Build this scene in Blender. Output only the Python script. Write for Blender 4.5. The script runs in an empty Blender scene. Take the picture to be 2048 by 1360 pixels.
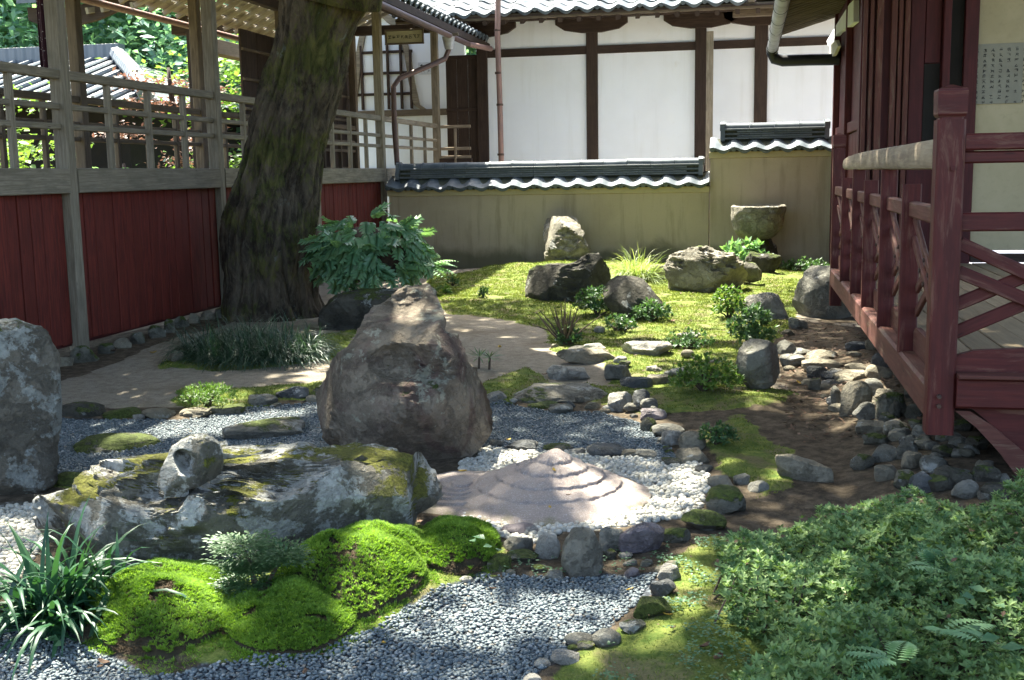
import bpy, bmesh, math, random
import numpy as np
from mathutils import Vector, Matrix, noise as mn

random.seed(7)
rng = np.random.default_rng(11)
SC = bpy.context.scene
COL = SC.collection

# ---------------------------------------------------------------- camera
IW, IH, F = 2048.0, 1360.0, 2250.0
PITCH = math.atan(335 / F); YAW = math.atan(476 / F * math.cos(PITCH)); ROLL = 0.0175; CZ = 1.6
fw = Vector((-math.sin(YAW) * math.cos(PITCH), math.cos(YAW) * math.cos(PITCH), -math.sin(PITCH)))
r0 = Vector((math.cos(YAW), math.sin(YAW), 0)); u0 = r0.cross(fw)
CR = r0 * math.cos(ROLL) - u0 * math.sin(ROLL)
CU = u0 * math.cos(ROLL) + r0 * math.sin(ROLL)
cam = bpy.data.cameras.new('camera'); cam.sensor_width = 36; cam.lens = F / IW * 36
cam.clip_start = 0.05; cam.clip_end = 600
camo = bpy.data.objects.new('camera', cam); COL.objects.link(camo)
camo.matrix_world = Matrix(((CR.x, CU.x, -fw.x, 0), (CR.y, CU.y, -fw.y, 0), (CR.z, CU.z, -fw.z, CZ), (0, 0, 0, 1)))
SC.camera = camo
EYE = Vector((0, 0, CZ))

# ---------------------------------------------------------------- sky, sun, exposure
SUN_EL, SUN_AZ = math.radians(63), math.radians(-40)      # azimuth from +Y towards +X
SUN = Vector((math.sin(SUN_AZ) * math.cos(SUN_EL), math.cos(SUN_AZ) * math.cos(SUN_EL), math.sin(SUN_EL)))
wd = bpy.data.worlds.new('World'); SC.world = wd; wd.use_nodes = True
nt = wd.node_tree; nt.nodes.clear()
sk = nt.nodes.new('ShaderNodeTexSky'); sk.sky_type = 'NISHITA'; sk.sun_disc = False
sk.sun_elevation = SUN_EL; sk.sun_rotation = SUN_AZ; sk.air_density = 0.75; sk.dust_density = 3.5; sk.ozone_density = 0.3
bg = nt.nodes.new('ShaderNodeBackground'); bg.inputs['Strength'].default_value = 0.135
wo = nt.nodes.new('ShaderNodeOutputWorld')
wb = nt.nodes.new('ShaderNodeMix'); wb.data_type = 'RGBA'; wb.blend_type = 'MULTIPLY'; wb.inputs[0].default_value = 1.0; wb.inputs[7].default_value = (0.95, 1.0, 0.985, 1)   # camera white balance
nt.links.new(sk.outputs[0], wb.inputs[6]); nt.links.new(wb.outputs[2], bg.inputs['Color']); nt.links.new(bg.outputs[0], wo.inputs['Surface'])
sl = bpy.data.lights.new('sun', 'SUN'); sl.energy = 4.7; sl.angle = math.radians(0.55); sl.color = (1, 0.965, 0.83)
so = bpy.data.objects.new('sun', sl); COL.objects.link(so); so.location = (-5, 10, 30)
so.rotation_euler = SUN.to_track_quat('Z', 'Y').to_euler()
SC.view_settings.view_transform = 'Standard'; SC.view_settings.look = 'None'
SC.view_settings.gamma = 1; SC.view_settings.use_curve_mapping = False
SC.view_settings.exposure = 2.5
SC.cycles.use_denoising = True
SC.cycles.max_bounces = 8; SC.cycles.diffuse_bounces = 4; SC.cycles.transparent_max_bounces = 4
SC.cycles.caustics_reflective = False; SC.cycles.caustics_refractive = False

# ---------------------------------------------------------------- measuring: photograph pixel -> point in the garden
def ray(px, py):
    return fw + CR * ((px - IW / 2) / F) - CU * ((py - IH / 2) / F)
def onz(px, py, z=0.0):
    d = ray(px, py); t = (z - CZ) / d.z
    return Vector((d.x * t, d.y * t, z))
def ony(px, py, Y):
    d = ray(px, py); t = Y / d.y
    return Vector((d.x * t, Y, CZ + d.z * t))
def onx(px, py, X):
    d = ray(px, py); t = X / d.x
    return Vector((X, d.y * t, CZ + d.z * t))
def depth(p): return (Vector(p) - EYE).dot(fw)
def proj(p):
    d = Vector(p) - EYE; k = d.dot(fw)
    return IW / 2 + d.dot(CR) / k * F, IH / 2 - d.dot(CU) / k * F
def polyz(pts, z=0.0):
    return np.array([onz(x, y, z)[:2] for x, y in pts])
def inpoly(P, poly):
    x, y = P[:, 0], P[:, 1]; c = np.zeros(len(P), bool); j = len(poly) - 1
    for i in range(len(poly)):
        xi, yi = poly[i]; xj, yj = poly[j]
        k = ((yi > y) != (yj > y)) & (x < (xj - xi) * (y - yi) / (yj - yi + 1e-12) + xi)
        c ^= k; j = i
    return c

# ---------------------------------------------------------------- objects
def tag(o, label=None, cat=None, group=None, kind=None):
    if label: o['label'] = label
    if cat: o['category'] = cat
    if group: o['group'] = group
    if kind: o['kind'] = kind
    return o
def thing(name, label, cat, loc=(0, 0, 0), group=None):
    o = bpy.data.objects.new(name, None); COL.objects.link(o); o.location = loc
    o.empty_display_size = 0.1
    return tag(o, label, cat, group)
def wloc(o):
    v = Vector(o.location)
    while o.parent: o = o.parent; v += Vector(o.location)
    return v
def put(name, me, parent=None, loc=(0, 0, 0), rot=None, scale=None):
    o = bpy.data.objects.new(name, me); COL.objects.link(o)
    loc = Vector(loc)
    if parent is not None:
        o.parent = parent; loc = loc - wloc(parent)
    o.location = loc
    if rot is not None: o.rotation_euler = rot
    if scale is not None: o.scale = scale
    return o
def mesh_np(name, V, Fc, mat, smooth=False, tint=None):
    """V (n,3), Fc (m,k) all faces of k corners; tint: per-vertex grey value 0..1"""
    me = bpy.data.meshes.new(name); V = np.asarray(V, np.float32); Fc = np.asarray(Fc, np.int32)
    n, (m, k) = len(V), Fc.shape
    me.vertices.add(n); me.vertices.foreach_set('co', V.ravel())
    me.loops.add(m * k); me.loops.foreach_set('vertex_index', Fc.ravel())
    me.polygons.add(m); me.polygons.foreach_set('loop_start', np.arange(0, m * k, k, dtype=np.int32))
    me.polygons.foreach_set('loop_total', np.full(m, k, np.int32))
    if smooth: me.polygons.foreach_set('use_smooth', np.ones(m, bool))
    me.update(calc_edges=True); me.validate()
    if mat: me.materials.append(mat)
    if tint is not None:
        a = me.attributes.new('tint', 'FLOAT', 'POINT'); a.data.foreach_set('value', np.asarray(tint, np.float32))
    return me

class MB:
    def __init__(s): s.v = []; s.f = []; s.uv = []
    def face(s, idx, uv=None):
        s.f.append(idx); s.uv.append(uv or [(0, 0)] * len(idx))
    def box(s, p0, p1):
        c = (Vector(p0) + Vector(p1)) / 2; d = Vector(p1) - Vector(p0)
        L = max(range(3), key=lambda i: abs(d[i])); a = Vector((0, 0, 0)); a[L] = abs(d[L]) / 2
        o = [i for i in range(3) if i != L]
        up = Vector((0, 0, 0)); up[o[1]] = 1
        return s.beam(c - a, c + a, abs(d[o[0]]), abs(d[o[1]]), up, ch=min(0.006, .12 * min(abs(d[o[0]]), abs(d[o[1]]))))
    def beam(s, a, b, w, h, up=(0, 0, 1), ch=0.006):
        """chamfered bar from a to b; h is measured along up, w across"""
        a, b, up = Vector(a), Vector(b), Vector(up); t = (b - a).normalized(); L = (b - a).length
        sd = t.cross(up)
        if sd.length < 1e-6: sd = t.cross(Vector((1, 0, 0)))
        sd.normalize(); up = sd.cross(t).normalized()
        W, H = w / 2, h / 2; ch = min(ch, W * .45, H * .45)
        pr = [(-W + ch, -H), (W - ch, -H), (W, -H + ch), (W, H - ch), (W - ch, H), (-W + ch, H), (-W, H - ch), (-W, -H + ch)]
        return s.sweep([a, b], pr, sd, up, L)
    def sweep(s, pts, pr, sd, up, L=None):
        i0 = len(s.v); n = len(pr)
        for p in pts:
            for x, y in pr: s.v.append(tuple(Vector(p) + sd * x + up * y))
        per = [0]
        for i in range(n): per.append(per[-1] + math.dist(pr[i], pr[(i + 1) % n]))
        u = 0
        for k in range(len(pts) - 1):
            l = (Vector(pts[k + 1]) - Vector(pts[k])).length
            for i in range(n):
                j = (i + 1) % n
                s.face([i0 + k * n + i, i0 + k * n + j, i0 + (k + 1) * n + j, i0 + (k + 1) * n + i],
                       [(u, per[i]), (u, per[i + 1]), (u + l, per[i + 1]), (u + l, per[i])])
            u += l
        s.face([i0 + i for i in range(n)][::-1]); s.face([i0 + (len(pts) - 1) * n + i for i in range(n)])
        return s
    def tube(s, pts, rad, n=10):
        pts = [Vector(p) for p in pts]; i0 = len(s.v)
        if not isinstance(rad, (list, tuple)): rad = [rad] * len(pts)
        ref = None; u = 0; us = []
        for k, p in enumerate(pts):
            t = (pts[min(k + 1, len(pts) - 1)] - pts[max(k - 1, 0)]).normalized()
            if ref is None:
                ref = t.cross(Vector((0, 0, 1)))
                if ref.length < .1: ref = t.cross(Vector((1, 0, 0)))
            ref = (ref - t * ref.dot(t)).normalized(); bi = t.cross(ref)
            if k: u += (pts[k] - pts[k - 1]).length
            us.append(u)
            for i in range(n):
                a = 2 * math.pi * i / n
                s.v.append(tuple(p + (ref * math.cos(a) + bi * math.sin(a)) * rad[k]))
        for k in range(len(pts) - 1):
            for i in range(n):
                j = (i + 1) % n; c = 2 * math.pi * rad[k] / n
                s.face([i0 + k * n + i, i0 + k * n + j, i0 + (k + 1) * n + j, i0 + (k + 1) * n + i],
                       [(us[k], i * c), (us[k], i * c + c), (us[k + 1], i * c + c), (us[k + 1], i * c)])
        s.face([i0 + i for i in range(n)][::-1]); s.face([i0 + (len(pts) - 1) * n + i for i in range(n)])
        return s
    def prism(s, poly, o, ax, ay, az, t):
        """polygon (x,y) in the frame ax, ay at o, extruded by t along az"""
        o, ax, ay, az = map(Vector, (o, ax, ay, az)); i0 = len(s.v); n = len(poly)
        for q in (0, t):
            for x, y in poly: s.v.append(tuple(o + ax * x + ay * y + az * q))
        s.face([i0 + i for i in range(n)][::-1], [poly[i] for i in range(n)][::-1]); s.face([i0 + n + i for i in range(n)], list(poly))
        for i in range(n):
            j = (i + 1) % n; l = math.dist(poly[i], poly[j])
            s.face([i0 + i, i0 + j, i0 + n + j, i0 + n + i], [(0, 0), (l, 0), (l, t), (0, t)])
        return s
    def grid(s, fn, nu, nv):
        i0 = len(s.v)
        for i in range(nu + 1):
            for j in range(nv + 1): s.v.append(tuple(fn(i / nu, j / nv)))
        for i in range(nu):
            for j in range(nv):
                a = i0 + i * (nv + 1) + j
                s.face([a, a + nv + 1, a + nv + 2, a + 1], [(i / nu, j / nv), ((i + 1) / nu, j / nv), ((i + 1) / nu, (j + 1) / nv), (i / nu, (j + 1) / nv)])
        return s
    def mesh(s, name, mat, smooth=False, fix=True):
        me = bpy.data.meshes.new(name); me.from_pydata(s.v, [], s.f)
        uv = me.uv_layers.new(name='UVMap'); fl = [c for f in s.uv for p in f for c in p]
        uv.data.foreach_set('uv', fl)
        if fix:
            bm = bmesh.new(); bm.from_mesh(me); bmesh.ops.recalc_face_normals(bm, faces=bm.faces[:]); bm.to_mesh(me); bm.free()
        if mat: me.materials.append(mat)
        if smooth:
            me.polygons.foreach_set('use_smooth', [True] * len(me.polygons))
            if smooth != 'all': me.set_sharp_from_angle(angle=math.radians(40))
        return me
    def part(s, name, mat, parent=None, smooth=False, origin=(0, 0, 0)):
        if tuple(origin) != (0, 0, 0):
            o = Vector(origin); s.v = [tuple(Vector(v) - o) for v in s.v]
        return put(name, s.mesh(name, mat, smooth), parent, origin)

# ---------------------------------------------------------------- materials
def newmat(name):
    m = bpy.data.materials.new(name); m.use_nodes = True; n = m.node_tree; n.nodes.clear()
    out = n.nodes.new('ShaderNodeOutputMaterial'); b = n.nodes.new('ShaderNodeBsdfPrincipled')
    n.links.new(b.outputs[0], out.inputs[0]); return m, n, b, out
class G:
    """small node-graph writer"""
    def __init__(s, n): s.n = n
    def node(s, t, **k):
        x = s.n.nodes.new(t)
        for a, v in k.items(): setattr(x, a, v)
        return x
    def L(s, a, b): s.n.links.new(a, b)
    def inp(s, sock, v):
        if hasattr(v, 'is_linked') or isinstance(v, bpy.types.NodeSocket): s.L(v, sock)
        else: sock.default_value = v if not (isinstance(v, tuple) and len(v) == 3 and sock.type == 'RGBA') else (*v, 1)
    def coord(s, which='Object', scale=(1, 1, 1), rnd=True):
        t = s.node('ShaderNodeTexCoord'); mp = s.node('ShaderNodeMapping'); s.L(t.outputs[which], mp.inputs[0])
        mp.inputs['Scale'].default_value = scale
        if rnd:
            oi = s.node('ShaderNodeObjectInfo'); m = s.node('ShaderNodeMath', operation='MULTIPLY'); s.L(oi.outputs['Random'], m.inputs[0]); m.inputs[1].default_value = 37.0
            s.L(m.outputs[0], mp.inputs['Location'])
        return mp.outputs[0]
    def noise(s, co, scale, detail=5, rough=.55, dist=0.0):
        x = s.node('ShaderNodeTexNoise'); s.L(co, x.inputs['Vector']); x.inputs['Scale'].default_value = scale
        x.inputs['Detail'].default_value = detail; x.inputs['Roughness'].default_value = rough; x.inputs['Distortion'].default_value = dist
        return x.outputs['Fac']
    def voro(s, co, scale, feature='F1', out='Distance'):
        x = s.node('ShaderNodeTexVoronoi', feature=feature); s.L(co, x.inputs['Vector']); x.inputs['Scale'].default_value = scale
        return x.outputs[out]
    def ramp(s, fac, a, b, lo=0.0, hi=1.0):
        x = s.node('ShaderNodeMapRange', interpolation_type='SMOOTHSTEP'); s.inp(x.inputs['Value'], fac)
        x.inputs['From Min'].default_value = a; x.inputs['From Max'].default_value = b; x.inputs['To Min'].default_value = lo; x.inputs['To Max'].default_value = hi
        return x.outputs[0]
    def mix(s, f, a, b, blend='MIX'):
        x = s.node('ShaderNodeMix', data_type='RGBA', blend_type=blend); s.inp(x.inputs[0], f); s.inp(x.inputs[6], a); s.inp(x.inputs[7], b)
        return x.outputs[2]
    def math(s, op, a, b=0.0):
        x = s.node('ShaderNodeMath', operation=op); s.inp(x.inputs[0], a); s.inp(x.inputs[1], b); return x.outputs[0]
    def bump(s, h, strength=.5, dist=.01, nrm=None):
        x = s.node('ShaderNodeBump'); s.L(h, x.inputs['Height']); x.inputs['Strength'].default_value = strength; x.inputs['Distance'].default_value = dist
        if nrm is not None: s.L(nrm, x.inputs['Normal'])
        return x.outputs[0]
    def orand(s): return s.node('ShaderNodeObjectInfo').outputs['Random']
    def attr(s, name, out='Fac'):
        x = s.node('ShaderNodeAttribute', attribute_name=name); return x.outputs[out]
    def up(s):
        g = s.node('ShaderNodeNewGeometry'); x = s.node('ShaderNodeSeparateXYZ'); s.L(g.outputs['Normal'], x.inputs[0]); return x.outputs['Z']

def rock_mat(name, c1, c2, lichen=.3, moss=.2, lic=(.42, .42, .38), mosc=(.10, .13, .025), scale=1.0, streak=0.0, warm=None):
    m, n, b, _ = newmat(name); g = G(n); co = g.coord('Object')
    big = g.noise(co, 2.2 * scale, 6, .6, .6); med = g.noise(co, 8 * scale, 9, .72, .4); fine = g.noise(co, 48 * scale, 5, .75)
    rid = g.math('ABSOLUTE', g.math('SUBTRACT', g.noise(co, 4.2 * scale, 9, .70, .25), .5))
    c = g.mix(g.ramp(big, .35, .65), c1, c2)
    if warm: c = g.mix(g.ramp(g.noise(co, 3.1 * scale, 5, .6, 1.0), .48, .66), c, warm)
    c = g.mix(g.ramp(med, .50, .70, 0, .65), c, tuple(v * 1.9 for v in c1))
    c = g.mix(g.ramp(med, .48, .30, 0, .75), c, tuple(v * .38 for v in c2))
    c = g.mix(g.ramp(fine, .54, .72, 0, .7), c, tuple(v * .30 for v in c2))
    c = g.mix(g.ramp(fine, .44, .30, 0, .5), c, tuple(v * 1.5 for v in c2))
    c = g.mix(g.ramp(rid, .012, .002, 0, .4), c, tuple(v * .22 for v in c1))
    if streak:
        st = g.coord('Object', (1.2, 1.2, 9)); c = g.mix(g.ramp(g.noise(st, 2.5, 6, .7, 1.5), .45, .6, 0, streak), c, tuple(v * .4 for v in c2))
    c = g.mix(g.math('MULTIPLY', g.orand(), .4), c, g.mix(.5, c, (.20, .18, .13)))
    if lichen:
        w = g.noise(co, 5 * scale, 8, .62, .4); f2 = g.noise(co, 30 * scale, 5, .7)
        k = g.math('ADD', w, g.math('MULTIPLY', g.math('SUBTRACT', f2, .5), .35))
        k = g.math('ADD', k, g.math('MULTIPLY', g.up(), .05))
        c = g.mix(g.ramp(k, .68 - .22 * lichen, .74 - .22 * lichen, 0, .9), c, g.mix(g.ramp(fine, .4, .7), lic, tuple(v * .7 for v in lic)))
    mk = None
    if moss:
        w = g.noise(co, 3.4 * scale, 7, .62, .3); f2 = g.noise(co, 40 * scale, 3, .7)
        k = g.math('ADD', g.math('ADD', w, g.math('MULTIPLY', g.up(), .16)), g.math('MULTIPLY', g.math('SUBTRACT', f2, .5), .25))
        mk = g.ramp(k, .86 - .42 * moss, .93 - .42 * moss)
        c = g.mix(mk, c, g.mix(g.ramp(g.noise(co, 60 * scale, 3, .7), .35, .7), mosc, tuple(v * .45 for v in mosc)))
    n.links.new(c, b.inputs['Base Color']); b.inputs['Roughness'].default_value = .85
    b.inputs['Specular IOR Level'].default_value = .3
    h = g.math('ADD', g.math('MULTIPLY', med, 1.0), g.math('MULTIPLY', fine, .28))
    h = g.math('ADD', h, g.math('MULTIPLY', g.ramp(rid, .0, .05), .22))
    h = g.math('ADD', h, g.math('MULTIPLY', g.voro(co, 11 * scale, 'DISTANCE_TO_EDGE'), .3))
    if mk is not None: h = g.math('ADD', h, g.math('MULTIPLY', mk, .4))
    n.links.new(g.bump(h, 1.0, .05 / scale), b.inputs['Normal'])
    return m

def wood_mat(name, c1, c2, rough=.8, grain=1.0, vary=.35, wear=None, spec=.3):
    m, n, b, _ = newmat(name); g = G(n); co = g.coord('UV', (1.3, 28, 1))
    st = g.noise(co, 2.0, 8, .65, .8); co2 = g.coord('UV', (2, 6, 1)); big = g.noise(co2, 1.6, 4, .6)
    c = g.mix(g.ramp(st, .3, .72), c1, c2)
    c = g.mix(g.ramp(big, .4, .75, 0, .6), c, tuple(v * .55 for v in c1))
    k = g.voro(g.coord('UV', (2.2, 11, 1)), .9); c = g.mix(g.ramp(k, .07, .02, 0, .8), c, tuple(v * .25 for v in c1))
    c = g.mix(g.math('MULTIPLY', g.orand(), vary), c, tuple(v * .5 for v in c2))
    if wear: c = g.mix(g.ramp(g.noise(g.coord('UV', (1.2, 9, 1)), 2.3, 8, .7, .5), .52, .68, 0, .7), c, wear)
    n.links.new(c, b.inputs['Base Color']); b.inputs['Roughness'].default_value = rough; b.inputs['Specular IOR Level'].default_value = spec
    n.links.new(g.bump(st, .35 * grain, .006), b.inputs['Normal']); return m

def plain_mat(name, c, c2=None, rough=.8, scale=3.0, bump=.2, metal=0, spec=.4, vary=0.0, coord='Object'):
    m, n, b, _ = newmat(name); g = G(n); co = g.coord(coord)
    w = g.noise(co, scale, 7, .62, .3); f = g.noise(co, scale * 14, 4, .6)
    k = g.mix(g.ramp(w, .35, .7), c, c2 or tuple(v * .75 for v in c))
    k = g.mix(g.ramp(f, .5, .8, 0, .25), k, tuple(v * .5 for v in c))
    if vary: k = g.mix(g.math('MULTIPLY', g.orand(), vary), k, tuple(v * .45 for v in c))
    n.links.new(k, b.inputs['Base Color']); b.inputs['Roughness'].default_value = rough; b.inputs['Metallic'].default_value = metal
    b.inputs['Specular IOR Level'].default_value = spec
    n.links.new(g.bump(g.math('ADD', w, g.math('MULTIPLY', f, .4)), bump, .01), b.inputs['Normal']); return m

def leaf_mat(name, c1, c2, tr=.3, rough=.45, spec=.4, trc=None):
    """c1..c2 chosen by the per-vertex tint"""
    m, n, b, out = newmat(name); g = G(n)
    t = g.attr('tint'); c = g.mix(t, c1, c2)
    c = g.mix(g.math('MULTIPLY', g.orand(), .3), c, c1)
    n.links.new(c, b.inputs['Base Color']); b.inputs['Roughness'].default_value = rough; b.inputs['Specular IOR Level'].default_value = spec
    tl = g.node('ShaderNodeBsdfTranslucent'); g.L(g.mix(1.0, c, trc or (1.5, 1.6, .7), 'MULTIPLY'), tl.inputs[0])
    mx = g.node('ShaderNodeMixShader'); mx.inputs[0].default_value = tr
    g.L(b.outputs[0], mx.inputs[1]); g.L(tl.outputs[0], mx.inputs[2]); g.L(mx.outputs[0], out.inputs[0]); return m

M = {}
M['wood'] = wood_mat('weathered_grey_wood', (.17, .14, .095), (.35, .295, .215))
M['wood_lit'] = wood_mat('sunlit_roof_boards', (.30, .26, .19), (.46, .41, .32))  # paler copy of the wood, sunlight on the far slope put into its colour
M['wood_b'] = wood_mat('brown_old_wood', (.10, .075, .05), (.20, .155, .105))
M['wood_d'] = wood_mat('dark_brown_wood', (.035, .022, .016), (.075, .048, .034))
M['red_board'] = wood_mat('red_painted_boards', (.085, .013, .009), (.21, .034, .02), .7, .8, .6)
M['red'] = wood_mat('dark_red_paint', (.066, .009, .008), (.118, .019, .014), .6, .8, .5, (.17, .08, .055), .35)
M['red_w'] = wood_mat('worn_red_paint', (.095, .030, .022), (.165, .06, .042), .7, .7, .5, (.19, .13, .085))
M['red_dk'] = wood_mat('deep_red_brown_paint', (.055, .009, .009), (.10, .016, .016), .6, .4, .2)
M['bare'] = wood_mat('bare_weathered_rail', (.24, .18, .125), (.38, .31, .215), .85, 1.2, .2)
M['floor'] = wood_mat('veranda_planks', (.22, .16, .095), (.38, .29, .18), .5, .7, .5)
M['white'] = plain_mat('white_plaster', (.88, .89, .90), (.82, .83, .84), .9, .7, .03)
m, n_, b_, _ = newmat('streaked_white_plaster'); g = G(n_); co = g.coord('Object', (3.5, 1, .25), False); c2_ = g.coord('Object', rnd=False)
c = g.mix(g.ramp(g.noise(c2_, .8, 6, .6), .35, .7), (.90, .925, .95), (.85, .87, .89)); c = g.mix(g.ramp(g.noise(co, 1.3, 7, .62, .2), .50, .72, 0, .45), c, (.74, .75, .735)); c = g.mix(g.ramp(g.noise(c2_, 1.7, 8, .7, .6), .62, .72, 0, .35), c, (.72, .69, .60))
n_.links.new(c, b_.inputs['Base Color']); b_.inputs['Roughness'].default_value = .9; M['white'] = m
M['cream'] = plain_mat('cream_plaster', (.50, .42, .26), (.43, .36, .215), .9, 1.6, .15)
M['cream_l'] = plain_mat('pale_lime_strip', (.56, .52, .38), (.48, .44, .31), .9, 3, .1)
M['copper'] = plain_mat('pink_brown_copper', (.30, .18, .145), (.22, .14, .12), .5, 4, .1, .25)
M['copper_d'] = plain_mat('brown_copper', (.13, .075, .058), (.085, .05, .042), .55, 4, .1, .2)
M['zinc'] = plain_mat('silver_gutter', (.42, .42, .44), (.27, .26, .26), .45, 5, .1, .4)
M['black'] = plain_mat('black_pipe', (.012, .012, .016), None, .5, 5, .05)
M['tile'] = plain_mat('silver_grey_roof_tile', (.085, .105, .12), (.155, .178, .195), .55, 5, .2, 0, .4, .45)
M['tile_d'] = plain_mat('dark_roof_tile', (.085, .10, .11), (.15, .165, .165), .45, 6, .15, 0, .55, .4)
M['mortar'] = plain_mat('dark_mossy_mortar', (.045, .05, .035), (.09, .09, .06), .95, 12, .4)
M['paper'] = plain_mat('old_notice_paper', (.30, .285, .22), (.26, .245, .19), .85, 5, .05)
M['paper_w'] = plain_mat('white_notice_paper', (.72, .74, .76), None, .85, 5, .03)
M['ink'] = plain_mat('black_ink', (.03, .03, .035), None, .8, 5, .0)
M['dark'] = plain_mat('interior_shade_fill', (.02, .017, .014), None, .9, 3, .1)  # near-black colour standing in for shade in hollow places
M['iron'] = plain_mat('rusty_iron', (.05, .03, .025), (.10, .05, .03), .7, 30, .3)
# ================================================================ GROUND
def ellipse(cx, cy, rx, ry, n=28):
    return [(cx + rx * math.cos(2 * math.pi * i / n), cy + ry * math.sin(2 * math.pi * i / n)) for i in range(n)]
Z_MOSS = [
 [(840, 605), (860, 560), (1000, 540), (1200, 520), (1660, 520), (1660, 560), (1590, 640), (1550, 680), (1490, 770), (1580, 800), (1550, 835), (1430, 810), (1330, 800), (1230, 790), (1215, 760), (1200, 720), (1110, 705), (1085, 660), (1000, 640), (890, 630)],
 [(1170, 765), (1240, 785), (1335, 800), (1320, 838), (1200, 815)],
 [(965, 765), (1060, 740), (1100, 770), (1020, 812), (960, 803)],
 [(345, 805), (360, 780), (480, 780), (640, 762), (655, 792), (560, 805), (420, 830)],
 [(1400, 880), (1470, 838), (1560, 905), (1620, 950), (1520, 1000), (1430, 930)],
 [(1310, 800), (1470, 790), (1590, 800), (1500, 832), (1330, 835)],
 [(1430, 1060), (1440, 1160), (1560, 1250), (1500, 1500), (1060, 1500), (1110, 1320), (1230, 1285), (1290, 1245), (1340, 1195), (1335, 1130)],
 [(640, 690), (720, 670), (690, 722), (480, 742), (310, 742), (360, 712)],
 [(190, 1240), (260, 1130), (480, 1080), (800, 1050), (980, 1060), (1020, 1120), (900, 1190), (830, 1250), (700, 1310), (560, 1330), (260, 1320)],
 [(100, 940), (240, 935), (180, 975), (90, 975)]]
Z_GRAV = [
 [(90, 835), (360, 838), (500, 815), (640, 800), (970, 800), (1090, 820), (1200, 825), (1290, 850), (1330, 890), (1370, 930), (1250, 912), (1010, 898), (960, 890), (640, 912), (520, 908), (300, 905), (90, 965), (-400, 960), (-400, 850)],
 [(-700, 1200), (-120, 1240), (60, 1250), (180, 1290), (300, 1350), (560, 1310), (720, 1275), (850, 1200), (960, 1150), (1110, 1150), (1320, 1150), (1275, 1215), (1210, 1262), (1120, 1300), (1060, 1350), (1050, 1500), (-900, 1500)]]
Z_PEB = [
 [(950, 893), (1080, 900), (1260, 912), (1400, 930), (1425, 970), (1405, 1010), (1370, 1030), (1250, 1050), (1130, 1060), (1080, 1090), (990, 1075), (925, 1045), (900, 1000), (930, 920)],
 [(590, 905), (720, 905), (740, 935), (600, 930)],
 [(-600, 1000), (60, 1005), (110, 1020), (60, 1130), (-80, 1260), (-700, 1200)]]
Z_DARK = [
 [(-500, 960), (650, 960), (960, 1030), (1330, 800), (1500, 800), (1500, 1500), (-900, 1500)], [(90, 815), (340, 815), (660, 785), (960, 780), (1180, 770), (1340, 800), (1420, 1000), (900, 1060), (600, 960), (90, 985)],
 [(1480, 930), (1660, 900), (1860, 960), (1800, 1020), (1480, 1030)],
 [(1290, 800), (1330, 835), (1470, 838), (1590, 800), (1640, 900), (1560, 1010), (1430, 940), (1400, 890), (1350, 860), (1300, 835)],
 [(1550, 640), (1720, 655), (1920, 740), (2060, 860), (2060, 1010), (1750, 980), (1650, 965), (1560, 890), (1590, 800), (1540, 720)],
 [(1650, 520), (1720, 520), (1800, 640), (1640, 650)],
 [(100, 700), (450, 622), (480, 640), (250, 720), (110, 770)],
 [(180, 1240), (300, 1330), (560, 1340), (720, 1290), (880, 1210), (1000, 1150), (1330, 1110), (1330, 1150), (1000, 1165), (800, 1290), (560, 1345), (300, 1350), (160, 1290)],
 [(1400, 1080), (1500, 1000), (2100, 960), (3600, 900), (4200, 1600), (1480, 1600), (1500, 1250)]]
PM, PG, PP, PD = ([polyz(p) for p in z] for z in (Z_MOSS, Z_GRAV, Z_PEB, Z_DARK))
def zone(P, polys):
    r = np.zeros(len(P), bool)
    for p in polys: r |= inpoly(P, p)
    return r
BUMPS = []                                   # (x, y, rx, ry, h) soft rises of the lawn and banks
for (px, py, rx, ry, h) in [(1010, 560, 1.7, 1.0, .05), (1140, 545, 1.3, 1.1, .14), (1290, 545, 1.2, 1.0, .10), (1420, 620, 1.3, 1.4, .05), (940, 610, .9, .9, .07), (1060, 615, .9, .7, .07),
                            (1480, 555, 1.2, .8, .10), (540, 690, 1.5, 1.0, .10), (1560, 850, .8, 1.2, .05), (1270, 730, .9, .7, .03), (1500, 1250, .6, .7, .05),
                            (300, 1230, .30, .26, .04), (620, 1190, .42, .35, .05), (1420, 800, .7, .6, .04), (1000, 545, 1.1, .5, .06)]:
    p = onz(px, py); BUMPS.append((p.x, p.y, rx, ry, h))
def zt(x, y):
    z = 0.012 * mn.noise(Vector((x * 1.3, y * 1.3, 0))) + .006 * mn.noise(Vector((x * 5, y * 5, 3)))
    for bx, by, rx, ry, h in BUMPS:
        d = ((x - bx) / rx) ** 2 + ((y - by) / ry) ** 2
        if d < 6: z += h * math.exp(-d * 1.6)
    if x > .5: z += .16 * min(1, (x - .5) / .6) * max(0, min(1, (11.5 - y) / 3))
    return z
nx, ny = 270, 470
xs = np.linspace(-7.2, 3.2, nx); ys = np.linspace(1.6, 19.0, ny)
XX, YY = np.meshgrid(xs, ys, indexing='ij'); P2 = np.stack([XX.ravel(), YY.ravel()], 1)
jit = np.array([(mn.noise(Vector((x * 4, y * 4, 1))) + .6 * mn.noise(Vector((x * 11, y * 11, 4))), mn.noise(Vector((x * 4, y * 4, 9))) + .6 * mn.noise(Vector((x * 11, y * 11, 7)))) for x, y in P2]) * .07
PJ = P2 + jit
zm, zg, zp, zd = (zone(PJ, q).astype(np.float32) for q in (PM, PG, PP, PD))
def blur(a, k=1):
    a = a.reshape(nx, ny)
    for _ in range(k):
        b = np.pad(a, 1, 'edge'); a = (b[:-2, 1:-1] + b[2:, 1:-1] + b[1:-1, :-2] + b[1:-1, 2:] + 2 * a) / 6
    return a.ravel()
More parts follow.
